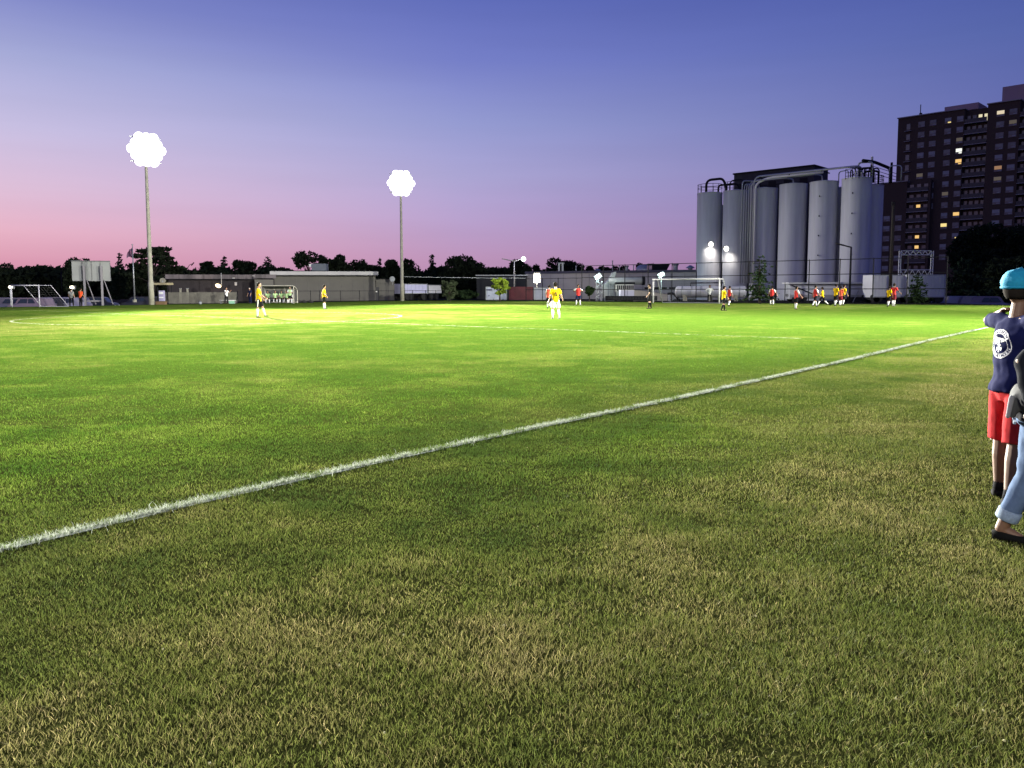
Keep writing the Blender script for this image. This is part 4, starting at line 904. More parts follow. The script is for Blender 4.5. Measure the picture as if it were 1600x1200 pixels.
# plant machinery between fence and factory -------------------------------
def machinery():
    Y = 103; m = mat('plant_grey', (.36, .38, .38), .55, .2, noise=.15, nscale=1)
    t = thing('dust_collector', 'grey hopper and long round duct of the dust collector beside the yard lights', 'machine', (gx(965, Y), Y, 0))
    a = pix(951, 440, Y); b_ = pix(1003, 438.5, Y); r = .5
    MB().tube([a, b_], r, 20).build('duct', m, t, smooth=True); MB().tube([b_, b_ + Vector((.35, 0, 0))], r * 1.15, 20).build('duct_flange', M_dark, t)
    p = [pix(952, 436, Y), pix(957, 426, Y), pix(963, 424.5, Y), pix(960, 437, Y)]; MB().prism(p, 1.2, (0, 1, 0)).build('hopper', m, t)
    zb = zat(950, 444, Y); p = [pix(940, 471, Y - .2), pix(943, 445, Y - .2), pix(952, 437, Y - .2), pix(960, 437, Y - .2), pix(960, 471, Y - .2)]; MB().prism(p, 2.0, (0, 1, 0)).build('housing', m, t)
    for px in (952.5, 957.5): MB().tube([pix(px, 471, Y - .45), pix(px, 444, Y - .45)], .04, 6).build('ladder_rail', M_galv, t)
    b = MB()
    for k in range(8): b.tube([pix(952.5, 446 + 3 * k, Y - .45), pix(957.5, 446 + 3 * k, Y - .45)], .025, 5)
    b.build('ladder_rungs', M_galv, t)
    t = thing('louvre_unit', 'pale louvred cooling unit on a dark deck left of the ramp', 'machine', (gx(977, 102), 102, 0)); Y = 101.5
    c = pix(977, 450, Y); w = 27 / FPX * Y; MB().box(c + Vector((0, 1.0, 0)), (w, 2.0, .95)).build('casing', mat('casing_pale', (.5, .48, .44), .6), t); b = MB()
    for k in range(9): b.box(c + Vector((w * (k / 8 - .5) * .88, -.03, -.03)), (w / 18, .05, .7))
    b.build('louvre', M_dark, t); MB().box(c + Vector((0, 1.0, .62)), (w * 1.1, 2.2, .22)).build('lid', M_dark, t); MB().box((c.x, Y + 1, (c.z - .5) / 2), (w * .9, 1.8, c.z - .5)).build('plinth', m, t)
    for q in (0, 1):
        o = thing('equipment_box', ('left one of two joined pale violet boxes above the dumpster', 'right one of two joined pale violet boxes above the dumpster')[q], 'box', (gx(973 + q * 11, 97), 97, 0)); Y = 97
        c = pix(973.5 + q * 10.8, 458, Y); w = 10.2 / FPX * Y; MB().box(c, (w, 1.4, .72)).build('body', mat('violet_box', (.48, .48, .60), .6), o); MB().box((c.x, c.y, (c.z - .36) / 2), (w * .8, 1.1, c.z - .38)).build('stand', M_dark, o); MB().box(c + Vector((0, 0, .39)), (w * 1.04, 1.5, .06)).build('lid', M_white, o)
    t = thing('loading_ramp', 'beige sloping ramp wall between the dumpster and the football goal', 'ramp', (gx(1020, 98), 98, 0)); Y = 98; m2 = mat('ramp_beige', (.40, .37, .32), .8, noise=.15, nscale=.8)
    p = [pix(x, y, Y) for x, y in ((985, 453.5), (1000, 453.5), (1043, 459.5), (1043, 472.5), (985, 472.5))]
    for q in p[3:]: q.z = 0.02
    MB().prism(p, 2.2, (0, 1, 0)).build('body', m2, t)
    for px in (1044.5, 1046.5): MB().tube([Vector((gx(px, Y), Y, 0)), pix(px, 459, Y)], .05, 6).build('end_post', M_white, t)
    MB().tube([pix(x, y, Y - .1) for x, y in ((985, 453), (1000, 453), (1043, 459))], .04, 6).build('rail', M_galv, t)
    t = thing('curved_chute', 'dark curved loading chute between the ramp and the long tank', 'machine', (gx(1050, 93), 93, 0)); Y = 93
    MB().tube(bendpath([pix(1043, 459, Y), pix(1052, 458, Y), pix(1058, 465, Y), pix(1064, 472, Y)], 1.0), .14, 8).build('chute', M_dark, t, smooth=True)
    MB().tube([pix(1046, 472, Y), pix(1056, 464, Y)], .06, 6).build('strut', M_galv, t); MB().tube([pix(1050, 472, Y), pix(1048, 458, Y)], .06, 6).build('leg', M_dark, t)
    # stairs
    t = thing('metal_stairs', 'open metal stair tower under the first greenish yard light', 'stairs', (gx(936, 99), 99, 0)); Y = 99.2
    for px in (931.5, 940.5):
        for dy in (0, 1.2): MB().tube([Vector((gx(px, Y + dy), Y + dy, 0)), Vector((gx(px, Y + dy), Y + dy, zat(px, 439, Y)))], .045, 6).build('leg', M_galv, t)
    zs = [zat(936, y, Y) for y in (471, 465, 458, 449, 442)]; xa, xb = gx(932, Y), gx(940, Y)
    for i in range(4):
        MB().box(((xa + xb) / 2, Y + .6, zs[i + 1]), (xb - xa + .1, 1.3, .06)).build('landing', M_galv, t)
        b = MB(); b.tube([(xa if i % 2 else xb, Y + .1, zs[i]), (xb if i % 2 else xa, Y + .1, zs[i + 1])], .06, 6); b.build('flight', M_galv, t)
machinery()

# ------------------------------------------------------------------ clubhouse
def clubhouse():
    wall = mat('clubhouse_wall', (.115, .11, .10), .9, noise=.1, nscale=.5); brick = mat('dark_brick', (.022, .018, .022), .9, noise=.25, nscale=3)
    fas = mat('fascia', (.42, .41, .42), .6, noise=.1, nscale=.6); fas2 = mat('old_fascia', (.11, .095, .105), .8, noise=.5, nscale=.6, stretch=(2, 2, .3))
    t = thing('clubhouse', 'low grey flat-roofed clubhouse with pale fascia behind the team bench', 'building', (gx(430, 106), 106, 0))
    def seg(pa, pb, ya, yb, ptop, D, m, nm='wall'):
        A = Vector((gx(pa, ya), ya, 0)); B = Vector((gx(pb, yb), yb, 0)); d = (B - A).normalized(); n = Vector((-d.y, d.x, 0)); L = (B - A).length; an = math.atan2(d.y, d.x); H = zat((pa + pb) / 2, ptop, (ya + yb) / 2); C = (A + B) / 2 + n * D / 2
        MB().box(C + Vector((0, 0, H / 2)), (L, D, H), an).build(nm, m, t); return A, B, d, n, L, an, H, C
    A, B, d, n, L, an, H, C = seg(428, 587, 104.5, 107, 431, 16, wall)
    MB().box(C + Vector((0, 0, H + .05)) - n * .35, (L + .6, 16.6, .1), an).build('soffit', mat('soffit', (.05, .05, .055), .9), t)
    MB().box(C - n * 8.68 + Vector((0, 0, H + .34)), (L + .7, .08, .46), an).build('fascia', fas, t)
    MB().box(C + Vector((0, 0, H + .62)), (L + .5, 16.4, .12), an).build('roof', M_dark, t)
    b = MB()
    for k in range(1, 9): b.box(C - n * 8.01 + d * L * (k / 9 - .5) + Vector((0, 0, H / 2)), (.05, .04, H - .06), an)
    b.build('wall_joint', mat('joint', (.12, .115, .11), .9), t)
    A, B, d, n, L, an, H, C = seg(588, 616.5, 107.6, 108, 436.5, 10, wall)
    MB().box(C + Vector((0, 0, H + .05)), (L + .2, 10.2, .1), an).build('roof_edge', M_dark, t)
    P = Vector((gx(589, 107.6), 107.4, 0)); h = zat(589, 448.5, 107.5); dr = MB().box(P + Vector((0, 0, h / 2)), (.66, .1, h)).build('door', mat('door_dark', (.045, .045, .05), .6), t); MB().box(P + Vector((0, -.06, h * .66)), (.2, .02, .16)).build('notice', M_white, dr)
    A, B, d, n, L, an, H, C = seg(264, 400, 101, 103.5, 437, 14, brick)
    MB().box(C - n * 7.5 + Vector((0, 0, H + .33)), (L + .5, .1, .62), an).build('old_fascia', fas2, t); MB().box(C + Vector((0, 0, H + .05)) - n * .3, (L + .5, 14.6, .1), an).build('soffit', M_dark, t); MB().box(C + Vector((0, 0, H + .62)), (L + .3, 14.4, .1), an).build('roof', M_dark, t)
    A, B, d, n, L, an, H, C = seg(398, 429.5, 103, 104.2, 435.5, 9, brick)
    MB().box(C - n * 4.9 + Vector((0, 0, H + .3)), (L + .3, .1, .5), an).build('old_fascia', fas2, t)
    for px, py in ((368.5, 443.5), (396, 431), (365, 434.5)): p = pix(px, py, 100.9); MB().box(p, (.28, .08, .4 if py > 440 else .12)).build('wall_plate', mat('plate', (.35, .35, .36), .7), t)
    # grey screen wall with the step in front
    A, B, d, n, L, an, H, C = seg(399, 428, 101.8, 102.8, 437, .3, wall, 'screen_wall')
    # rooftop unit, dish, wall lamp
    p = pix(498, 422.5, 112); o = thing('rooftop_unit', 'boxy grey rooftop unit on the clubhouse in front of the airy tree', 'roof unit', p); h = zat(498, 412, 112) - p.z; w = 22 / FPX * 112
    MB().box(p + Vector((0, .8, h / 2 - .3)), (w, 1.6, h + .6)).build('casing', mat('unit_grey', (.13, .15, .18), .6, noise=.15, nscale=2), o); MB().box(p + Vector((-w / 2 - .12, .3, h * .75)), (.55, .4, .38)).build('edge_glint', M_white, o)  # small white block stands in for a bright reflection on the casing edge
    p = pix(613, 436, 107.2); o = thing('satellite_dish', 'round grey dish on the low right end of the clubhouse', 'dish', p); MB().tube([p, p + Vector((0, .08, 0)), p + Vector((0, .16, 0))], [.36, .28, .05], 18, xref=(1, 0, 0)).build('dish', M_galv, o); MB().tube([p + Vector((0, .16, 0)), p + Vector((0, .2, -.75))], .04, 6).build('stem', M_galv, o)
    p = pix(341, 446.5, 99.5); o = thing('wall_lamp', 'lit warm lamp hanging on the brick part of the clubhouse', 'lamp', p); MB().tube([p + Vector((.3, .3, 1.6)), p + Vector((.3, .3, 0))], .05, 6).build('bracket', M_galv, o)
    MB().ell(p, (.38, .2, .24), R=Matrix.Rotation(.35, 3, 'Y')).build('shade', emis('warm_lens', (1.0, .78, .45), 4), o); point_light('wall_glow', p + Vector((0, -.7, -.2)), 160, (1, .7, .4), o, .2)
    for px, gl_ in ((282, 'pale capped post above the slatted fence, nearer the canopy'), (293, 'pale capped post above the slatted fence, nearer the lit wall lamp')): p = pix(px, 455, 90); o = thing('gate_post', gl_, 'post', (p.x, 90, 0), 0, 'pale posts behind the slatted fence'); MB().box((p.x, 90, .8), (.16, .16, 1.6)).build('post', M_concrete, o); MB().box((p.x, 90, 1.64), (.22, .22, .07)).build('cap', M_galv, o)
clubhouse()
def shelter():
    Y = 84; t = thing('ticket_canopy', 'small yellowish flat canopy just right of the left floodlight mast', 'canopy', (gx(252, Y), Y, 0)); a, b = gx(239, Y), gx(264, Y); z = zat(250, 443.5, Y)
    MB().box(((a + b) / 2, Y + .5, z), (b - a, 1.6, .22)).build('roof', mat('canopy_yellow', (.30, .26, .16), .7), t)
    for x in (a + .1, b - .1):
        for y in (Y, Y + 1.0): MB().cyl((x, y, 0), .05, z - .1, 8).build('post', M_dark, t)
    o = thing('round_sign', 'round beige disc standing on the small canopy', 'sign', (gx(254, Y), Y, z)); p = pix(254, 438.5, Y + .2); MB().tube([p, p + Vector((0, .08, 0))], .30, 20, xref=(1, 0, 0)).build('disc', mat('disc', (.26, .25, .2), .7), o); MB().cyl((p.x, p.y, z), .04, .35, 6).build('stem', M_galv, o)
    o = thing('planter', 'brown box planter at the foot of the fence beside the mast', 'planter', (gx(252, 80), 80, 0)); MB().box((gx(252, 80), 80, .16), (.95, .5, .32)).build('box', mat('planter_brown', (.16, .10, .05), .8), o); MB().box((gx(252, 80), 80, .335), (.85, .4, .03)).build('soil', M_wood, o)
    Y = 82; o = thing('drinks_bin', 'tall pale violet and white banded bin under the small canopy', 'bin', (gx(253.5, Y), Y, 0)); x = gx(253.5, Y); w = 7 / FPX * Y; z1 = zat(253, 454, Y)
    MB().box((x, Y, z1 / 2), (w, .4, z1)).build('body', mat('bin_violet', (.35, .33, .50), .6), o); MB().box((x, Y - .2, z1 * .82), (w * .98, .03, .22)).build('band', M_white, o); MB().box((x, Y - .2, z1 * .5), (w * .98, .03, .12)).build('band', M_white, o)
shelter()

# ------------------------------------------------------------------ team bench shelter
def dugout():
    Y = 86; t = thing('team_shelter', 'clear-backed team bench shelter with a pale frame on the far touchline', 'shelter', (gx(434, Y), Y, 0)); m = mat('frame_pale', (.42, .40, .34), .6)
    a, b = gx(408, Y), gx(459, Y); z = zat(434, 446.5, Y); D = 1.5
    for x in (a, b):
        MB().tube(bendpath([(x, Y, 0), (x, Y, z), (x, Y + D, z - .35), (x, Y + D, 0)], .4), .05, 8).build('side_frame', m, t)
    for y, zz in ((Y, z), (Y + D, z - .35), (Y + D, .1)): MB().tube([(a, y, zz), (b, y, zz)], .05, 8).build('rail', m, t)
    for k in (.33, .66): x = a + (b - a) * k; MB().tube(bendpath([(x, Y, z), (x, Y + D * .6, z - .1), (x, Y + D, 0)], .5), .03, 6).build('rib', m, t)
    g = mat('shelter_panel', (.10, .10, .10), .5); MB().box(((a + b) / 2, Y + D + .02, z * .38), (b - a - .1, .02, z * .7)).build('back_panel', g, t); MB().box(((a + b) / 2, Y + D * .5, z - .15), (b - a - .1, D, .02), 0, 0, (-.22, 'X')).build('roof_panel', g, t)
    o = thing('team_bench', 'long pale bench under the team shelter', 'bench', ((a + b) / 2, Y + .9, 0)); MB().box(((a + b) / 2, Y + .9, .45), (b - a - .5, .35, .05)).build('seat', M_white, o); MB().box(((a + b) / 2, Y + 1.1, .78), (b - a - .5, .04, .3)).build('backrest', M_white, o)
    for k in (.1, .5, .9): MB().box((a + (b - a) * k, Y + .9, .22), (.06, .3, .44)).build('leg', M_galv, o)
    # table and cooler by the man in white
    Y = 85; x = gx(356, Y); o = thing('trestle_table', 'low white trestle table behind the man in the white shirt', 'table', (x, Y, 0)); MB().box((x, Y, .36), (1.6, .5, .05)).build('tabletop', M_white, o)
    for s in (-.7, .7): MB().box((x + s, Y, .17), (.05, .45, .34)).build('leg', M_galv, o)
    x = gx(362, Y - .8); o = thing('cooler', 'small white and green cooler box beside the trestle table', 'cooler', (x, Y - .8, 0)); MB().box((x, Y - .8, .15), (.5, .3, .3)).build('body', mat('cooler_green', (.25, .5, .35), .5), o); MB().box((x, Y - .8, .325), (.52, .32, .05)).build('lid', M_white, o)
dugout()
# bags along the fence foot
for k, (px, Y, lb) in enumerate(((467.5, 88, 'dark kit bag lying by the fence right of the bench shelter'), (475, 88, 'round dark kit bag beside the first one'), (485, 88, 'dark kit bag against the fence post'), (313, 80, 'small pale bottle bag at the foot of the slatted fence'), (1297, 69.5, 'small black bag on the grass behind the walking players'))):
    x = gx(px, Y); t = thing('kit_bag', lb, 'bag', (x, Y, 0), 0, 'kit bags on the grass'); mm = M_rubber if k != 3 else M_galv
    MB().ell((x, Y, .14), (.34 if k < 3 else .16, .18, .15), 12, 8).build('body', mm, t, smooth=True); MB().tube([(x - .12, Y, .25), (x, Y, .36), (x + .12, Y, .25)], .015, 5).build('handle', mm, t)

# ------------------------------------------------------------------ apartment tower
def tower():
    base = Vector((gx(1393, 227), 227, 0)); d = Vector((.7071, -.7071, 0)); n = Vector((.7071, .7071, 0)); an = math.atan2(d.y, d.x)
    def sx(px):
        k = (ray(px - 11, 453).x / ray(px - 11, 453).y); return (base.y * k - base.x) / (d.x - d.y * k)
    FH = 2.80; HT = 48.9; brick = mat('tower_brick', (.050, .034, .026), .9, noise=.12, nscale=2.0); t = thing('apartment_tower', 'tall dark brick apartment tower with balconies and some lit windows', 'building', base)
    slabm = mat('slab_edge', (.26, .26, .27), .8); side = mat('penthouse_panel', (.30, .22, .25), .8)
    sR = 62.0; s0 = 0.0; b1, b2 = sx(1505.5), sx(1541); p1, p2 = sx(1549), sx(1598); r1, r2 = sx(1590.5), sx(1617)
    wl, wr = sx(1380) - 12, sx(1461.5); c1, c2 = sx(1424.5), sx(1461); HW = zat(1403, 287.5, 229)
    def blk(a, b, h, D=14, front=0.0, m=brick, nm='wall', zb=0.0):
        c = base + d * (a + b) / 2 + n * (front + D / 2); return MB().box(c + Vector((0, 0, (h + zb) / 2)), (b - a, D, h - zb), an).build(nm, m, t)
    blk(s0, b1, HT); blk(b1 + .01, b2 - .01, HT - .15, 12.3, 1.6); blk(b2, r1, HT + .3); blk(r1 + .01, r2, HT - .3, 12.3, 1.6); blk(r2 + .01, sR, HT + .3)
    blk(wl, c1, HW, 8, -1.3, nm='wing_wall'); blk(c1 + .01, c2 - .6, HW - .2, 2, -.2, nm='wing_wall'); blk(c2 - .6, c2, HW, 1.6, -1.3, nm='wing_wall')
    MB().box(base + d * (b1 / 2) + n * 6.8 + Vector((0, 0, HT + .12)), (b1 + .4, 14.4, .24), an).build('parapet', slabm, t)
    MB().box(base + d * ((b2 + r1) / 2) + n * 6.8 + Vector((0, 0, HT + .42)), (r1 - b2 + .4, 14.4, .24), an).build('parapet', slabm, t)
    MB().box(base + d * ((wl + c1) / 2) + n * 2.6 + Vector((0, 0, HW + .12)), (c1 - wl + .3, 8.3, .24), an).build('parapet', slabm, t)
    blk(sx(1469), sx(1521), HT + 1.9, 8, 3, side, 'roof_block', HT + .25); blk(sx(1557), sx(1557) + 24, HT + 4.8, 8, 3, side, 'roof_block', HT + .6)
    # antenna
    P = base + d * sx(1432) + n * 3; MB().tube([P + Vector((0, 0, HT)), P + Vector((0, 0, HT + 3.6))], .12, 6).build('antenna', M_dark, t); MB().box(P + Vector((.1, 0, HT + .8)), (.6, .5, 1.0)).build('antenna_box', M_dark, t)
    # balconies
    nf = int(HT / FH)
    z_of = lambda k: HT - 1.0 - FH * (k + 1)          # slab height of storey k from the top
    glassb = mat('balcony_glass', (.022, .024, .03), .5)
    doorm = mat('patio_door', (.10, .11, .125), .2); ydoor = emis('lit_door', (1.0, .8, .5), .9)
    for k in range(15):
        z = z_of(k)
        for (a, b, fr, nd) in ((b1, b2, 0, 4), (r1, r2, 0, 3)):
            s = MB().box(base + d * (a + b) / 2 + n * (.75) + Vector((0, 0, z)), (b - a - .02, 1.7, .16), an).build('balcony', slabm, t)
            g = MB(); g.box(base + d * (a + b) / 2 - n * .02 + Vector((0, 0, z + .60)), (b - a - .2, .05, 1.0), an); g.build('railing', glassb, s)
            w = MB(); lit = (k == 0 and nd == 4)
            for j in range(nd):
                q = a + (b - a) * (j + .5) / nd; w.box(base + d * q + n * 1.57 + Vector((0, 0, z + 1.15)), ((b - a) / nd * .62, .06, 2.0), an, 1 if (lit and j == 2) or (lit and j == 3) else 0)
            w.build('patio_doors', [doorm, emis('lit_patio', (1.0, .9, .6), .8)], s)
        zz = z
        if zz < HW - 2.5:
            s = MB().box(base + d * (c1 + c2 - .6) / 2 - n * .8 + Vector((0, 0, zz)), (c2 - c1 - .62, 1.3, .16), an).build('balcony', slabm, t)
            g = MB(); g.box(base + d * (c1 + c2 - .6) / 2 - n * 1.38 + Vector((0, 0, zz + .60)), (c2 - c1 - .8, .05, 1.0), an); g.build('railing', glassb, s)
            w = MB()
            for j in range(3):
                q = c1 + (c2 - .6 - c1) * (j + .5) / 3; lit = (k, j) in ((8, 1), (11, 1), (12, 1)); w.box(base + d * q - n * .23 + Vector((0, 0, zz + 1.15)), ((c2 - c1) / 3 * .5, .05, 1.7), an, 1 if lit else 0)
            w.build('patio_doors', [doorm, emis('lit_room_gold', (1.0, .62, .22), .95)], s)
        else:   # slim balconies at the tower corner
            a, b = sx(1415.5), sx(1425.5); s = MB().box(base + d * (a + b) / 2 - n * .35 + Vector((0, 0, zz)), (b - a, .7, .14), an).build('balcony', slabm, t); MB().box(base + d * (a + b) / 2 - n * .03 + Vector((0, 0, zz + 1.2)), ((b - a) * .55, .04, 1.5), an).build('patio_doors', doorm, s)
    # windows
    frame = mat('window_frame', (.16, .14, .14), .7); pane = mat('window_pane', (.12, .15, .175), .3, col2=(.05, .06, .085), nscale=.33, world=True)  # grey-green pane tones have a sky reflection painted into them
    curtain = mat('window_blind', (.20, .23, .26), .5)
    lits = {}
    LIT = [(1479, 190, 'strip'), (1498.5, 230, 'white'), (1498.5, 246, 'gold'), (1562, 175, 'warm'), (1580, 190, 'dim'), (1437, 268, 'dim'), (1557, 271, 'amber'), (1555, 286, 'dim'), (1494, 337, 'amber2'), (1473, 354, 'yellow'), (1491, 366, 'strip'), (1571, 363, 'dim'), (1487, 413, 'dim'), (1478, 308, 'dim'), (1496, 216, 'dim')]
    def window(px, z, w, off, key):
        c = base + d * sx(px) + n * off + Vector((0, 0, z)); h = 1.45
        cm = {None: (pane, curtain)[key[1]], 'white': emis('lit_room_white', (.95, .97, .88), 1.15), 'gold': emis('lit_room_gold', (1, .62, .22), .95), 'amber2': emis('lit_room_gold', (1, .62, .22), .95), 'warm': emis('lit_room_warm', (1, .85, .6), .75), 'yellow': emis('lit_room_yellow', (1, .78, .3), 1.0), 'strip': emis('lit_room_yellow', (1, .78, .3), 1.0), 'amber': emis('lit_room_amber', (.9, .5, .28), .35), 'dim': emis('lit_room_dim', (.6, .5, .42), .16)}[key[0]]
        f = MB(); f.box(c + n * .02, (w, .06, h), an)
        f.box(c - n * .04 - Vector((0, 0, h / 2 + .05)), (w + .1, .14, .08), an); o = f.build('window', frame, t)
        q = MB(); top = curtain if key[0] == 'strip' else cm
        q.box(c - n * .03 + Vector((0, 0, .22)), (w - .16, .05, h - .58), an, 0 if key[0] == 'strip' else 1); q.box(c - n * .03 + d * w * .2 - Vector((0, 0, h / 2 - .22)), (w * .45, .05, .28), an, 1 if key[0] in ('strip', 'gold', 'white') else 0)
        q.build('pane', [curtain, cm], o)
    rnd = random.Random(12); cols = [(1440.5, 0, 9, -.03), (1458, 0, 9, -.03), (1481, 0, 14, -.03), (1499.5, 0, 14, -.03), (1561, 0, 13, -.03), (1580.5, 0, 14, -.03), (1395, 9, 16, -1.33), (1413, 9, 16, -1.33)]
    n_w = 0
    for px, k0, k1, off in cols:
        wpx = 10.4 if px < 1500 else 12.5
        s = sx(px); ww = 1.0 * abs(sx(px + wpx / 2) - sx(px - wpx / 2)) * .98
        for k in range(k0, k1):
            z = z_of(k) + 1.42
            if off < -1 and z > HW - 1.0: continue
            P = base + d * s + Vector((0, 0, z)); Pc = P - Vector((0, 0, CH)); fy = Pc.dot(FW); qx = 800 + FPX * Pc.dot(RIGHT) / fy; qy = CY - FPX * Pc.dot(UP) / fy
            if k == 0 or True:
                key = (None, rnd.random() < .4)
                for lx, ly, kk in LIT:
                    if abs(lx - qx) < 9 and abs(ly - qy) < 8.0 and (lx, ly) not in lits and not any(abs(v[0] - qx) < .1 and abs(v[1] - qy) < .1 for v in lits.values()): lits[(lx, ly)] = (qx, qy); key = (kk, False); break
                window(px, z, ww, off, key); n_w += 1
tower()

# ------------------------------------------------------------------ cars
def car(px, Y, rz, col, label, kind='sedan', group='cars parked beyond the field', L=4.5):
    x = gx(px, Y); o = thing('parked_car', label, 'car', (x, Y, -1.095), rz, group); W = 1.75; Hh = 1.45 if kind == 'sedan' else 1.75
    pm = mat('car_paint_%d_%d_%d' % tuple(int(c * 100) for c in col), col, .3, .2)
    if kind == 'sedan': prof = [(-L / 2, .35), (-L / 2, .75), (-L / 2 + .25, .9), (-1.25, .95), (-.75, Hh - .06), (-.4, Hh), (.55, Hh), (.85, Hh - .06), (1.5, .98), (L / 2 - .15, .85), (L / 2, .65), (L / 2, .35)]
    else: prof = [(-L / 2, .4), (-L / 2, 1.0), (-L / 2 + .1, 1.12), (-L / 2 + .35, Hh - .05), (-L / 2 + .6, Hh), (.7, Hh), (1.0, Hh - .08), (1.45, 1.12), (L / 2 - .15, 1.0), (L / 2, .8), (L / 2, .4)]
    # body with wheel arches
    low = []
    for cx in (1.35, -1.35):
        low += [(cx + .38, .32)] + [(cx + .38 * math.cos(a), .34 + .38 * math.sin(a)) for a in np.linspace(.15, math.pi - .15, 7)] + [(cx - .38, .32)]
    pts = [(a, -W / 2, z) for a, z in prof] + [(a, -W / 2, z) for a, z in low]
    n = len(pts); b = MB(); inner = [(a, -W / 2 + (.14 if z > 1.0 else 0.0), z) for a, _, z in pts]; outer = [(a, -y, z) for a, y, z in inner]
    b.v = inner + outer; b.f = [tuple(range(n)), tuple(range(2 * n - 1, n - 1, -1))] + [(k, n + k, n + (k + 1) % n, (k + 1) % n) for k in range(n)]; b.m = [0] * len(b.f)
    b.build('body', pm, o, world=False)
    gl = MB()
    za = 1.0 if kind == 'sedan' else 1.18
    for s in (-1, 1):
        for (a0, a1, b0, b1) in ((-1.05, -.18, -.72, -.18), (-.08, 1.05, -.08, .72)): gl.add([(a0, s * (W / 2 - .04), za), (a1, s * (W / 2 - .04), za), (b1, s * (W / 2 - .128), Hh - .12), (b0, s * (W / 2 - .128), Hh - .12)], [(0, 1, 2, 3)])
    gl.build('side_windows', M_glass, o, world=False)
    MB().add([(1.46, -.7, 1.02), (1.46, .7, 1.02), (.90, .62, Hh - .07), (.90, -.62, Hh - .07)], [(0, 1, 2, 3)]).build('windscreen', M_glass, o, world=False) if kind == 'sedan' else MB().add([(1.44, -.72, 1.17), (1.44, .72, 1.17), (1.04, .66, Hh - .08), (1.04, -.66, Hh - .08)], [(0, 1, 2, 3)]).build('windscreen', M_glass, o, world=False)
    for cx in (1.35, -1.35):
        for s in (-1, 1):
            w = MB().tube([(cx, s * (W / 2 - .2), .33), (cx, s * (W / 2 + .01), .33)], .33, 18).build('wheel', M_rubber, o, world=False); MB().tube([(cx, s * (W / 2 + .012), .33), (cx, s * (W / 2 + .02), .33)], .2, 14).build('rim', M_galv, w, world=False)
    for s in (-1, 1):
        MB().box((L / 2 - .02, s * .6, .72), (.08, .35, .14)).build('headlight', mat('headlight_glass', (.6, .6, .62), .15), o, world=False); MB().box((-L / 2 + .02, s * .62, .78), (.08, .3, .14)).build('tail_light', mat('tail_light', (.25, .02, .02), .3), o, world=False)
    return o
CW, CS, CD, CB = (.24, .23, .32), (.13, .12, .17), (.03, .03, .04), (.05, .07, .16)
CARS = [(2, 88, .05, CW, 'white car at the left edge behind the portable goal', 'suv'), (26, 86, 0.0, CS, 'silver car seen through the left half of the portable goal', 'suv'), (50, 85, 3.0, (.22, .17, .22), 'pale pinkish car with a rounded nose behind the portable goal', 'suv'), (76, 88, 3.1, CD, 'dark car right of the middle goal post', 'suv'), (92, 93, .1, (.18, .15, .21), 'pale car roof behind the slanting goal bar', 'suv'), (106, 88, 3.2, CW, 'white car behind the two people under the scoreboard', 'suv'), (152, 96, .1, CD, 'dark car between the scoreboard posts', 'suv'), (221, 98, 3.1, CD, 'dark car right of the flagpole foot', 'suv'),
        (1494, 84, .4, CS, 'grey car under the low evergreen at right', 'suv'), (1516, 82, .2, CW, 'white car beneath the dark bushes beside the boy', 'suv'), (1540, 80, 0.1, (.2, .19, .26), 'dull violet-grey car nearest to the boy with the cap', 'suv')]
for c in CARS: car(*c)

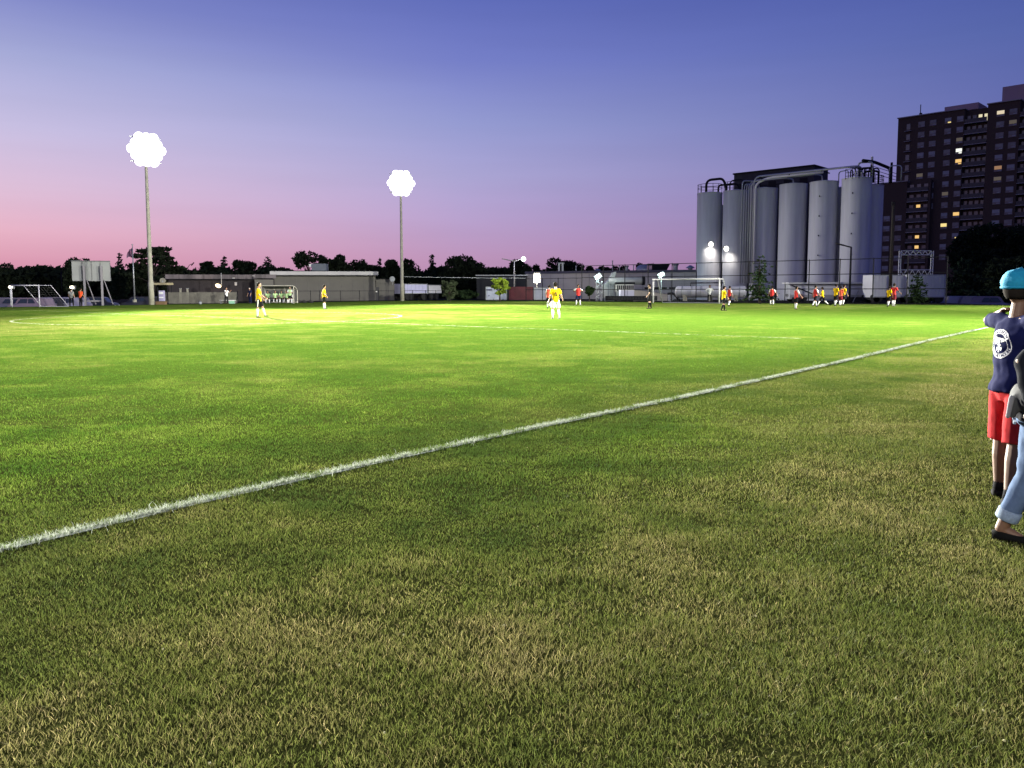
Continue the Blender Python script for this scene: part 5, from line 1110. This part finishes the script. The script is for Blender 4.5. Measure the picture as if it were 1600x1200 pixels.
# ------------------------------------------------------------------ people
SKIN = {'tan': (.36, .20, .13), 'dusky': (.13, .065, .038), 'brown': (.15, .075, .045), 'light': (.48, .30, .22)}
PJ = {}
def skin(k): return mat('skin_' + k, SKIN[k], .6)
def cloth(name, c): return mat('cloth_' + name, c, .9, spec=.06, noise=.12, nscale=30)
def remesh(o, vox, sm=4):
    r = o.modifiers.new('remesh', 'REMESH'); r.mode = 'VOXEL'; r.voxel_size = vox; r.use_smooth_shade = True
    if sm: k = o.modifiers.new('smooth', 'SMOOTH'); k.factor = .5; k.iterations = sm
    return o
def person(px, Yf, H, yaw, label, shirt, shorts, socks, shoes=(.02, .02, .02), skin_k='tan', hair=(.015, .012, .01), sleeve=None, legs=((8, 5, 6), (-8, 5, 6)), arms=((5, 8, 15), (5, 8, 15)), seat=None, trousers=False, lean=0.0, head=0.0, group='football players on the pitch', number=None, cap=None, cat='person', loc=None, pitch_h=0.0, shoe_m=None, stripe=False, long_sleeve=False, shorts_len=.80, tr_len=.92, vox=1.0, hairless=False, shorts_r=1.0, bare_ankle=False, shirt_r=1.0, hem=-.10, leg_r=1.0):
    """yaw: facing direction, degrees, 0 = away from the camera (+Y), 90 = to the left.  legs/arms are (left, right): swing forward, spread, bend"""
    x = gx(px, Yf) if loc is None else loc[0]; P0 = Vector((x, Yf if loc is None else loc[1], 0)); t = thing('person', label, cat, P0, math.radians(yaw), group)
    s = H / 1.75; rad = math.radians
    hip = .92 * s; Rl = Matrix.Rotation(-rad(lean), 3, 'X')
    J = {}
    for i, sd in ((0, -1), (1, 1)):
        sw, sp, bd = legs[i]; h = Vector((sd * .095 * s, 0, hip)); d1 = Vector((sd * math.sin(rad(sp)), math.sin(rad(sw)), -math.cos(rad(sw)) * math.cos(rad(sp)))).normalized()
        sw2 = sw - bd; d2 = Vector((sd * math.sin(rad(sp)) * .6, math.sin(rad(sw2)), -math.cos(rad(sw2)) * math.cos(rad(sp)))).normalized()
        kn = h + d1 * .43 * s; an = kn + d2 * .41 * s; J['hip', i], J['kn', i], J['an', i] = h, kn, an
    fz = min(J['an', 0].z, J['an', 1].z) - .075 * s
    if seat is not None: fz = hip - seat
    off = Vector((0, 0, -fz)); 
    for k in J: J[k] = J[k] + off
    hc = Vector((0, 0, hip)) + off; up = Rl @ Vector((0, 0, 1))
    chest = hc + up * .36 * s; neck = hc + up * .53 * s; hd = neck + up * .075 * s + Vector((0, .02 * s, 0)); hcn = hd + Matrix.Rotation(-rad(pitch_h), 3, 'X') @ (Rl @ Vector((0, .015, .12)) * s)
    for i, sd in ((0, -1), (1, 1)):
        sw, ab, bd = arms[i][:3]; inw = arms[i][3] if len(arms[i]) > 3 else 0
        sh = hc + up * .485 * s + Vector((sd * .185 * s, 0, 0)); d1 = Vector((sd * math.sin(rad(ab)), math.sin(rad(sw)) * math.cos(rad(ab)), -math.cos(rad(sw)) * math.cos(rad(ab)))).normalized()
        a2 = sw + bd; d2 = Vector((sd * math.sin(rad(ab - inw)), math.sin(rad(a2)), -math.cos(rad(a2)))).normalized()
        if len(arms[i]) > 4: d2 = Vector(arms[i][4]).normalized()
        elif inw > 100: d2 = Vector((-sd * .88, -.25, -.38)).normalized()
        el = sh + d1 * .28 * s; wr = el + d2 * .25 * s; J['sh', i], J['el', i], J['wr', i], J['hd', i] = sh, el, wr, d2
    b = MB()
    b.tube([hc + up * z * s for z in (-.12, -.06, .02, .12, .25, .38, .47, .52)], [(.06 * s, .05 * s), (.15 * s, .105 * s), (.165 * s, .11 * s), (.135 * s, .09 * s), (.15 * s, .10 * s), (.175 * s, .11 * s), (.15 * s, .08 * s), (.06 * s, .05 * s)], 16, xref=(1, 0, 0))
    b.capsule(neck - up * .04 * s, hd + up * .03 * s, .055 * s, .052 * s, 12)
    Rh = Matrix.Rotation(rad(head), 3, 'Z') @ Rl
    b.ell(hcn, (.076 * s, .095 * s, .118 * s), 16, 12, R=Rh); b.ell(hcn + Rh @ Vector((0, .03, -.055)) * s, (.052 * s, .055 * s, .055 * s), 12, 8, R=Rh)
    b.ell(hcn + Rh @ Vector((0, .10, -.018)) * s, (.013 * s, .02 * s, .024 * s), 8, 6, R=Rh)
    for q in (-1, 1): b.ell(hcn + Rh @ Vector((q * .08, -.005, -.01)) * s, (.012 * s, .022 * s, .032 * s), 8, 6, R=Rh)
    for i in (0, 1):
        b.capsule(J['hip', i], J['kn', i], .085 * s, .058 * s * leg_r, 12); b.capsule(J['kn', i], J['kn', i].lerp(J['an', i], .35), .055 * s * leg_r, .056 * s * leg_r, 12); b.capsule(J['kn', i].lerp(J['an', i], .35), J['an', i], .056 * s * leg_r, .036 * s * leg_r ** .5, 12)
        b.capsule(J['an', i], J['an', i] + Vector((0, .10 * s, -.045 * s)), .035 * s, .028 * s, 10)
        b.capsule(J['sh', i], J['el', i], .052 * s, .041 * s, 12); b.capsule(J['el', i], J['wr', i], .041 * s, .026 * s, 12); b.capsule(neck + up * -.05 * s, J['sh', i], .05 * s, .055 * s, 10)
        w = J['wr', i]; d = J['hd', i]; sd = -1 if i == 0 else 1; xs = d.cross(Vector((sd, 0, 0))).normalized() if abs(d.x) < .9 else Vector((0, 1, 0)); nn = d.cross(xs)
        b.ell(w + d * .045 * s, (.038 * s, .018 * s, .048 * s), 10, 8, R=Matrix((xs, nn, d)).transposed())
        for k in range(4):
            f0 = w + d * .078 * s + xs * (k - 1.5) * .019 * s; L = (.062, .072, .068, .052)[k] * s; f1 = f0 + d * L * .5 + nn * .006 * s * sd; b.capsule(f0, f1, .0095 * s, .009 * s, 6, k=2); b.capsule(f1, f1 + (d * .8 + nn * .5 * sd).normalized() * L * .5, .009 * s, .0075 * s, 6, k=2)
        b.capsule(w + d * .03 * s + xs * .035 * s, w + d * .075 * s + xs * .06 * s, .011 * s, .009 * s, 6, k=2)
    remesh(b.build('body', skin(skin_k), t, world=False), .0085 * s * vox, 2)
    # hair or cap
    hb = MB(); hb.ell(hcn + Rh @ Vector((0, -.014, .018)) * s, (.083 * s, .098 * s, .112 * s), 16, 12, R=Rh)
    vs = hb.v; keep = []
    for f in hb.f:
        c = sum((Vector(hb.v[k]) for k in f), Vector()) / 4; l = Rh.inverted() @ (c - hcn) / s
        if l.z > .025 - l.y * -.6 or (l.y < -.02 and l.z > -.06): keep.append(f)
    hb.f = [f for f in keep if True]; hb.m = [0] * len(hb.f)
    ho = hb.build('hair', cloth('hair_%d' % int(hair[0] * 1000), hair), t, smooth=True, world=False); sol = ho.modifiers.new('thick', 'SOLIDIFY'); sol.thickness = .016 * s; sol.offset = 1
    # shirt
    sc_ = cloth(shirt[0], shirt[1]); b = MB()
    b.tube([hc + up * z * s for z in (hem, -.04, .05, .14, .26, .38, .47, .515)], [(.184 * s * shirt_r, .130 * s * shirt_r), (.184 * s * shirt_r, .130 * s * shirt_r), (.172 * s, .122 * s), (.160 * s, .118 * s), (.172 * s, .122 * s), (.190 * s, .125 * s), (.165 * s, .098 * s), (.068 * s, .06 * s)], 18, xref=(1, 0, 0))
    slv = b if sleeve is None else MB()
    for i in (0, 1):
        b.capsule(neck + up * -.065 * s, J['sh', i], .058 * s, .066 * s, 12); slv.capsule(J['sh', i], J['sh', i].lerp(J['el', i], .98 if long_sleeve else .62), .068 * s, .064 * s if not long_sleeve else .055 * s, 12)
        if long_sleeve: slv.capsule(J['el', i], J['el', i].lerp(J['wr', i], .92), .055 * s, .04 * s, 12)
    remesh(b.build('shirt', sc_, t, world=False), .015 * s * vox, 3)
    if sleeve is not None: remesh(slv.build('sleeves', cloth(sleeve[0], sleeve[1]), t, world=False), .015 * s, 2)
    # shorts or trousers
    b = MB(); b.tube([hc + up * z * s for z in (-.13, -.06, .02, .07)], [(.10 * s, .09 * s), (.175 * s, .12 * s), (.176 * s, .122 * s), (.16 * s, .11 * s)], 16, xref=(1, 0, 0))
    for i in (0, 1):
        if trousers: b.capsule(J['hip', i], J['kn', i], .10 * s, .075 * s, 12); b.capsule(J['kn', i], J['kn', i].lerp(J['an', i], tr_len), .075 * s, .06 * s, 12)
        else: b.tube([J['hip', i] + Vector((0, 0, .04 * s)), J['hip', i] + Vector((0, 0, -.04 * s)), J['hip', i].lerp(J['kn', i], .5), J['hip', i].lerp(J['kn', i], shorts_len + .10)], [.07 * s, .102 * s * shorts_r, .105 * s * shorts_r, .108 * s * shorts_r], 16)
    so = remesh(b.build('trousers' if trousers else 'shorts', cloth(shorts[0], shorts[1]), t, world=False), .015 * s * vox, 3)
    if stripe:
        for i in (0, 1):
            q = J['hip', i].lerp(J['kn', i], .45) + Vector(((-1, 1)[i] * .108 * s, 0, 0)); MB().tube([q + (J['hip', i] - J['kn', i]) * .4, q, q - (J['hip', i] - J['kn', i]) * .42], .022 * s, 8).build('side_stripe', M_white, t, world=False)
    for i in (0, 1):
        if not trousers and not bare_ankle: MB().tube([J['kn', i].lerp(J['an', i], q) for q in (.12, .35, .7, 1.06)], [.060 * s, .064 * s, .052 * s, .043 * s], 14).build('sock', cloth(socks[0], socks[1]), t, smooth=True, world=False)
        a = J['an', i] + Vector((0, 0, -.015 * s)); b = MB(); b.tube([a + Vector((0, -.05, -.03)) * s, a + Vector((0, 0, -.025)) * s, a + Vector((0, .09, -.038)) * s, a + Vector((0, .17, -.046)) * s, a + Vector((0, .19, -.048)) * s], [(.03 * s, .028 * s), (.04 * s, .042 * s), (.044 * s, .03 * s), (.034 * s, .022 * s), (.012 * s, .01 * s)], 12, xref=(1, 0, 0)); b.build('shoe', cloth('shoe_%d' % int(shoes[0] * 100), shoes), t, smooth=True, world=False)
    if cap:
        c = MB(); c.ell(hcn + Rh @ Vector((0, -.01, .045)) * s, (.09 * s, .105 * s, .09 * s), 16, 10, R=Rh); c.build('cap', cloth('cap', cap), t, smooth=True, world=False)
    if number:
        cu = bpy.data.curves.new('shirt_number', 'FONT'); cu.body = number; cu.size = .30 * s; cu.extrude = .002; cu.align_x = 'CENTER'; cu.align_y = 'CENTER'; cu.offset = .004
        cu.materials.append(cloth('navy_ink', (.01, .01, .03))); tmp = bpy.data.objects.new('tmp', cu); me = bpy.data.meshes.new_from_object(tmp); bpy.data.objects.remove(tmp)
        me.name = 'shirt_number'; o = bpy.data.objects.new('shirt_number', me); COL.objects.link(o); o.parent = t
        o.location = hc + up * .30 * s + Vector((0, -.135 * s, 0)); o.rotation_euler = (math.radians(90), 0, 0)
    t['_J'] = 0; del t['_J']; PJ.clear(); PJ.update(J); PJ['hc'] = hc; PJ['up'] = up; PJ['hcn'] = hcn; PJ['Rh'] = Rh; PJ['s'] = s
    return t
YEL = ('yellow', (.80, .50, .01)); RED = ('red', (.62, .05, .045)); WHT = ('white', (.75, .75, .75)); BLK = ('black', (.012, .012, .014)); NVY = ('navy', (.015, .02, .06)); ORG = ('orange', (.75, .10, .035)); LIME = ('lime', (.42, .62, .30)); CORAL = ('coral', (.72, .12, .07))
WALK = ((22, 4, 8), (-20, 4, 14)); STAND = ((3, 6, 2), (-3, 6, 2)); WIDE = ((8, 9, 4), (-14, 6, 6)); RUN = ((40, 4, 40), (-22, 4, 40))
HIPS = ((-22, 50, 20, 130), (-22, 50, 20, 130)); LOW = ((12, 6, 15), (8, 8, 18)); 
person(405, dep(495), 1.78, -82, 'player in yellow with black shorts and white socks, nearest one left of centre, facing right', YEL, BLK, WHT, legs=((20, 6, 4), (-4, 6, 2)), arms=((18, 8, 35), (14, 6, 30)), stripe=True)
person(507, dep(482.5), 1.76, -70, 'player in yellow and dark shorts standing before the grey clubhouse wall', YEL, BLK, WHT, legs=((6, 3, 4), (-4, 3, 2)), arms=((-28, 6, 20), (-6, 8, 50)))
person(868, dep(498), 1.72, 8, 'player in yellow shirt numbered 6 and white shorts, back turned, centre right', YEL, WHT, WHT, legs=((-2, 5, 3), (3, 8, 4)), arms=((4, 12, 30), (2, 22, 40)), number='6', shoes=(.25, .25, .25), skin_k='light', head=-30)
person(857.5, dep(481.5), 1.76, -25, 'player in orange-red bib and white sleeves half hidden behind the yellow number 6', CORAL, BLK, WHT, sleeve=WHT, legs=((18, 8, 8), (-12, 10, 30)), arms=((10, 18, 40), (0, 15, 20)), lean=6)
person(903.5, dep(477.5), 1.84, 175, 'player in red with white sleeves and navy shorts, hands on hips, before the factory', RED, NVY, WHT, sleeve=WHT, legs=STAND, arms=HIPS, skin_k='brown')
person(1015, dep(482.5), 1.78, 80, 'official in all black standing beside the left goal post', BLK, BLK, BLK, legs=((6, 4, 4), (-5, 4, 4)), arms=((6, 6, 30), (0, 6, 10)), long_sleeve=False, skin_k='light', group='match officials and staff')
person(1108.5, 84.5, 1.86, 180, 'man in pale grey long-sleeved top and dark trousers, hands on hips behind the goal', ('pale_grey', (.55, .57, .55)), BLK, BLK, trousers=True, legs=((2, 5, 2), (-2, 5, 2)), arms=HIPS, long_sleeve=True, skin_k='brown', group='match officials and staff')
person(1130.5, dep(486), 1.60, -80, 'player in yellow with black shorts and black socks by the right goal post', YEL, BLK, BLK, legs=((12, 5, 4), (-12, 5, 8)), arms=((8, 6, 12), (14, 8, 20)))
person(1139.5, dep(479), 1.66, -60, 'player in red with white sleeves right behind the yellow one at the goal post', RED, BLK, WHT, sleeve=WHT, legs=((10, 4, 6), (-8, 4, 20)), arms=((6, 8, 15), (4, 8, 20)))
person(1206, dep(477.3), 1.72, -40, 'player in red walking with arms held out, right of the tall spruce', RED, BLK, WHT, sleeve=WHT, legs=((16, 10, 4), (-14, 10, 8)), arms=((10, 22, 15), (6, 30, 10)))
person(1243.5, dep(484), 1.58, -75, 'player in red stretching an arm forward, nearest of the right-hand group', RED, BLK, WHT, sleeve=WHT, legs=((5, 5, 3), (-6, 5, 4)), arms=((14, 8, 10), (26, 12, 14)))
person(1252.5, 83.5, 1.1, 170, 'small figure in dark red crouching by the tanker body', ('maroon', (.16, .02, .03)), BLK, BLK, trousers=True, legs=((60, 10, 90), (60, 10, 90)), arms=((30, 6, 40), (30, 6, 40)), skin_k='brown', group='match officials and staff')
person(1273.5, dep(480), 1.72, -70, 'player in red walking right at the left of the group before the long tanker', RED, BLK, WHT, sleeve=WHT, legs=WALK, arms=((-14, 8, 20), (16, 8, 30)))
person(1284.5, dep(478.5), 1.66, 70, 'player in yellow striding left with arms forward, second in the group', YEL, BLK, WHT, legs=((30, 6, 10), (-26, 6, 20)), arms=((24, 8, 40), (10, 8, 40)), skin_k='brown')
person(1305.5, dep(479.2), 1.80, -60, 'player in yellow standing in the middle of the group before the long tanker', YEL, BLK, WHT, legs=((10, 4, 6), (-10, 4, 14)), arms=((8, 6, 12), (4, 8, 12)), skin_k='brown')
person(1313, dep(478.6), 1.66, -50, 'player in red squeezed between the two yellow players by the lamp post', CORAL, ('maroon', (.16, .02, .03)), WHT, legs=((14, 4, 10), (-10, 4, 12)), arms=((8, 8, 20), (4, 8, 30)), skin_k='brown')
person(1318, dep(478.2), 1.76, -70, 'player in yellow directly left of the dark lamp post', YEL, BLK, WHT, legs=((8, 4, 6), (-10, 4, 8)), arms=((-6, 6, 16), (12, 6, 20)))
person(1388.5, dep(480), 1.60, -60, 'player in yellow in front of the utility pole', YEL, BLK, WHT, legs=((8, 4, 8), (-14, 4, 14)), arms=((4, 8, 20), (4, 8, 20)), skin_k='brown')
person(1396, dep(479.6), 1.84, -65, 'player in bright red holding one arm out before the white trailers', RED, ('maroon', (.16, .02, .03)), WHT, legs=((6, 4, 4), (-6, 4, 4)), arms=((6, 6, 10), (34, 16, 14)), skin_k='brown', shoes=(.2, .2, .2))
person(354, 84.0, 1.72, -120, 'man in white shirt and black shorts by the trestle table, hands at his mouth', WHT, BLK, BLK, legs=((4, 4, 4), (-4, 4, 4)), arms=((40, 8, 95), (40, 8, 95)), trousers=True, group='match officials and staff')
person(391, 85.5, 1.70, 150, 'dark-clad figure in a white cap left of the team shelter', NVY, NVY, BLK, legs=STAND, arms=LOW, trousers=True, cap=(.7, .7, .7), group='match officials and staff')
for px, yw, lb in ((419, 190, 'substitute in pale green seated leftmost on the team bench'), (430, 200, 'substitute in pale green seated second from the left on the team bench'), (440, 195, 'substitute in pale green seated in the middle of the team bench'), (448, 185, 'substitute in pale green seated rightmost on the team bench')):
    person(px, 86.7, 1.74, yw, lb, LIME, BLK, WHT, legs=((78, 8, 74), (84, 8, 66)), arms=((28, 8, 40), (28, 8, 40)), seat=.55, lean=14, group='substitutes at the bench')
person(453.5, 85.3, 1.78, 180, 'substitute in white and lime standing with folded arms at the right end of the shelter', LIME, BLK, WHT, sleeve=WHT, legs=STAND, arms=((20, 10, 70, 60), (20, 10, 70, 60)), group='substitutes at the bench', skin_k='light')
person(112, 72.5, 1.60, 20, 'person in a black and white striped top under the scoreboard', ('striped', (.28, .28, .27)), BLK, BLK, legs=STAND, arms=LOW, trousers=True, group='spectators', skin_k='light')
person(126.5, 71.5, 1.62, -20, 'person in an orange-red top and black trousers beside the scoreboard post', ORG, BLK, BLK, legs=STAND, arms=((20, 10, 60), (10, 8, 20)), trousers=True, group='spectators')

# ------------------------------------------------------------------ the two spectators close to the camera
def kid_of(t, n): return [c for c in kids(t) if c.name.split('.')[0] == n][0]
def boy():
    t = person(1573, 5.02, 1.45, -86, 'boy in turquoise cap, navy shirt with white crest and red shorts at the right edge', ('navy_shirt', (.006, .008, .045)), ('red_shorts', (.36, .022, .026)), BLK, shoes=(.02, .02, .022), skin_k='dusky',
        legs=((5, 5, 4), (-5, 5, 3)), arms=((85, 70, 0, 0, (.9, -.22, .30)), (10, 8, 60)), shorts_len=.93, shorts_r=1.0, shirt_r=1.09, hem=-.055, leg_r=1.22, vox=.75, group='spectators', bare_ankle=True, pitch_h=-6)
    s = PJ['s']; hcn, Rh = PJ['hcn'], PJ['Rh']
    # cap: soft crown with panels, and a rolled rim
    vs = []; fs = []; n, m = 40, 14
    for i in range(m + 1):
        q = i / m; a = q * math.pi / 2 * 1.08
        for k in range(n):
            b = 2 * math.pi * k / n; pan = (1 - .10 * max(0, (q - .78) / .22)) * (1 + .018 * abs(math.sin(3 * b)) * math.sin(a)); wr = 1 + .012 * math.sin(9 * b + 5 * q) * q
            r = math.sin(a) * pan * wr; vs.append(hcn + Rh @ (Vector((r * .108 * math.cos(b), r * .122 * math.sin(b) - .004, .022 + .112 * math.cos(a) * (1 - .10 * math.sin(b))))) * s * 1.10)
    for i in range(m):
        for k in range(n): fs.append((i * n + k, i * n + (k + 1) % n, (i + 1) * n + (k + 1) % n, (i + 1) * n + k))
    c = MB().add(vs, fs).build('cap', mat('cap_turquoise', (.0, .20, .34), .85, noise=.12, nscale=60, bump=.1), t, smooth=True, world=False)
    md = c.modifiers.new('thick', 'SOLIDIFY'); md.thickness = .006; tx = bpy.data.textures.new('cap_folds', 'CLOUDS'); tx.noise_scale = .07; dm = c.modifiers.new('folds', 'DISPLACE'); dm.texture = tx; dm.strength = .034; dm.texture_coords = 'LOCAL'
    b = MB(); b.tube([hcn + Rh @ Vector((.108 * math.cos(a), .122 * math.sin(a) - .004, .018)) * s * 1.05 for a in np.linspace(0, 2 * math.pi, 33)], .009, 8); b.build('cap_rim', mat('cap_turquoise', (0, 0, 0)), t, smooth=True, world=False)
    b = MB(); b.ell(hcn + Rh @ Vector((0, 0, .140)) * s * 1.05, (.011, .011, .006), 10, 6); b.build('cap_button', mat('cap_turquoise', (0, 0, 0)), t, smooth=True, world=False)
    # crest printed on the back of the shirt
    N_ = 64; Rr = .092; vs = []; fs = []; idx = {}
    cz = PJ['hc'] + PJ['up'] * .315 * s
    def on(x, z):
        r = math.hypot(x, z)
        if .95 < r < 1.0 or .70 < r < .735: return True
        if .77 < r < .92:
            a = math.degrees(math.atan2(z, x)); w = (a % 12) / 12
            if (20 < a < 160 or -160 < a < -20) and w < .62: return (int(a // 12) % 3 != 0) or abs(r - .845) > .035
            return False
        if r < .68:
            if math.hypot(x + .05, z + .28) < .30: return not any(math.hypot(x + .05 - p, z + .28 - q) < .085 for p, q in ((0, 0), (.2, .1), (-.2, .1), (.12, -.2), (-.12, -.2)))
            y1 = .12 + .25 * x; 
            if -.55 < x < .62 and y1 - .06 < z < y1 + .30 * (1 - abs(x + .1) / .8) + .06: return (int((x + 1) * 11) % 4) != 0 or z > y1 + .12
            if -.35 < x < -.15 and .1 < z < .52: return True
        return False
    def vid(i, j):
        if (i, j) not in idx: idx[(i, j)] = len(vs); vs.append(cz + Vector(((i / N_ - .5) * 2 * Rr, -.30, (j / N_ - .5) * 2 * Rr)))
        return idx[(i, j)]
    for i in range(N_):
        for j in range(N_):
            if on((i + .5) / N_ * 2 - 1, (j + .5) / N_ * 2 - 1): fs.append((vid(i, j), vid(i + 1, j), vid(i + 1, j + 1), vid(i, j + 1)))
    cr = MB().add(vs, fs).build('shirt_crest', mat('crest_white', (.55, .55, .60), .8), t, world=False)
    sw = cr.modifiers.new('wrap', 'SHRINKWRAP'); sw.target = kid_of(t, 'shirt'); sw.wrap_method = 'PROJECT'; sw.use_project_y = True; sw.use_project_z = False; sw.use_positive_direction = True; sw.use_negative_direction = False; sw.offset = .004
    # shorts side stripes, short black socks
    for i, sd in ((1, 1), (0, -1)):
        for k, (mm, o) in enumerate(((M_white, -.012), (M_rubber, .0), (M_white, .012))):
            a = PJ['hip', i] + Vector((sd * .118 * s, o, -.16 * s)); b_ = PJ['kn', i] + Vector((sd * .115 * s, o, -.045 * s)); MB().tube([a, b_], .0065, 6).build('side_stripe', mm, t, world=False)
        MB().tube([PJ['kn', i].lerp(PJ['an', i], q) for q in (.86, .95, 1.06)], [.044 * s, .045 * s, .047 * s], 14).build('sock', cloth('black', BLK[1]), t, smooth=True, world=False)
    # folds of shirt and shorts
    for nm, st, sc in (('shirt', .026, .10), ('shorts', .010, .09)):
        o = kid_of(t, nm); tx = bpy.data.textures.new('folds_' + nm, 'CLOUDS'); tx.noise_scale = sc; tx.noise_depth = 1; dm = o.modifiers.new('folds', 'DISPLACE'); dm.texture = tx; dm.strength = st; dm.mid_level = .5; dm.texture_coords = 'LOCAL'
    return t
boy()
def woman():
    t = person(1612, 4.05, 1.49, -121, 'woman in black top and cuffed blue jeans walking right, cut off by the right edge', ('black_top', (.010, .011, .016)), ('denim', (.075, .11, .19)), BLK, shoes=(.006, .006, .006), skin_k='dusky',
        legs=((-3, 4, 17), (26, 4, 12)), arms=((20, 10, 60), (-48, 8, 62)), lean=12, trousers=True, tr_len=.74, vox=.75, group='spectators', bare_ankle=True, long_sleeve=True)
    s = PJ['s']
    for i in (0, 1):
        a = PJ['kn', i].lerp(PJ['an', i], .66); b = PJ['kn', i].lerp(PJ['an', i], .84); MB().tube([a, a.lerp(b, .1), b.lerp(a, .1), b], [.060 * s, .069 * s, .068 * s, .060 * s], 18).build('jeans_cuff', mat('denim_pale', (.16, .21, .29), .9, noise=.25, nscale=60), t, smooth=True, world=False)
    hc = PJ['hc']; g = MB(); g.tube([hc + Vector((0, 0, z * s)) for z in (-.02, .03, .09, .13)], [(.185 * s, .15 * s), (.20 * s, .165 * s), (.195 * s, .155 * s), (.175 * s, .135 * s)], 20, xref=(1, 0, 0))
    g.capsule(hc + Vector((.10, -.13, .05)) * s, hc + Vector((.12, -.14, -.05)) * s, .03 * s, .02 * s); o = g.build('tied_jacket', mat('jacket_grey', (.028, .029, .034), .9, noise=.3, nscale=12), t, world=False); remesh(o, .012, 3)
    MB().capsule(hc + Vector((.14, -.15, .06)) * s, hc + Vector((.15, -.165, -.05)) * s, .016 * s, .012 * s).build('jacket_lining', mat('lining', (.14, .14, .16), .9), t, smooth=True, world=False)
    for q in (-1, 1): MB().box(hc + Vector((q * .085, -.128, -.09)) * s, (.10 * s, .012, .012)).build('pocket_seam', mat('denim_pale', (0, 0, 0)), t, world=False)
    sh = PJ['sh', 1]; MB().box(sh + Vector((.055, -.02, .02)) * s, (.03, .05, .06)).build('sleeve_patch', mat('crest_white', (0, 0, 0)), t, world=False)
    for nm, st, sc in (('shirt', .03, .12), ('trousers', .02, .10)):
        o = kid_of(t, nm); tx = bpy.data.textures.new('wfolds_' + nm, 'CLOUDS'); tx.noise_scale = sc; tx.noise_depth = 1; dm = o.modifiers.new('folds', 'DISPLACE'); dm.texture = tx; dm.strength = st; dm.mid_level = .5; dm.texture_coords = 'LOCAL'
    return t
woman()
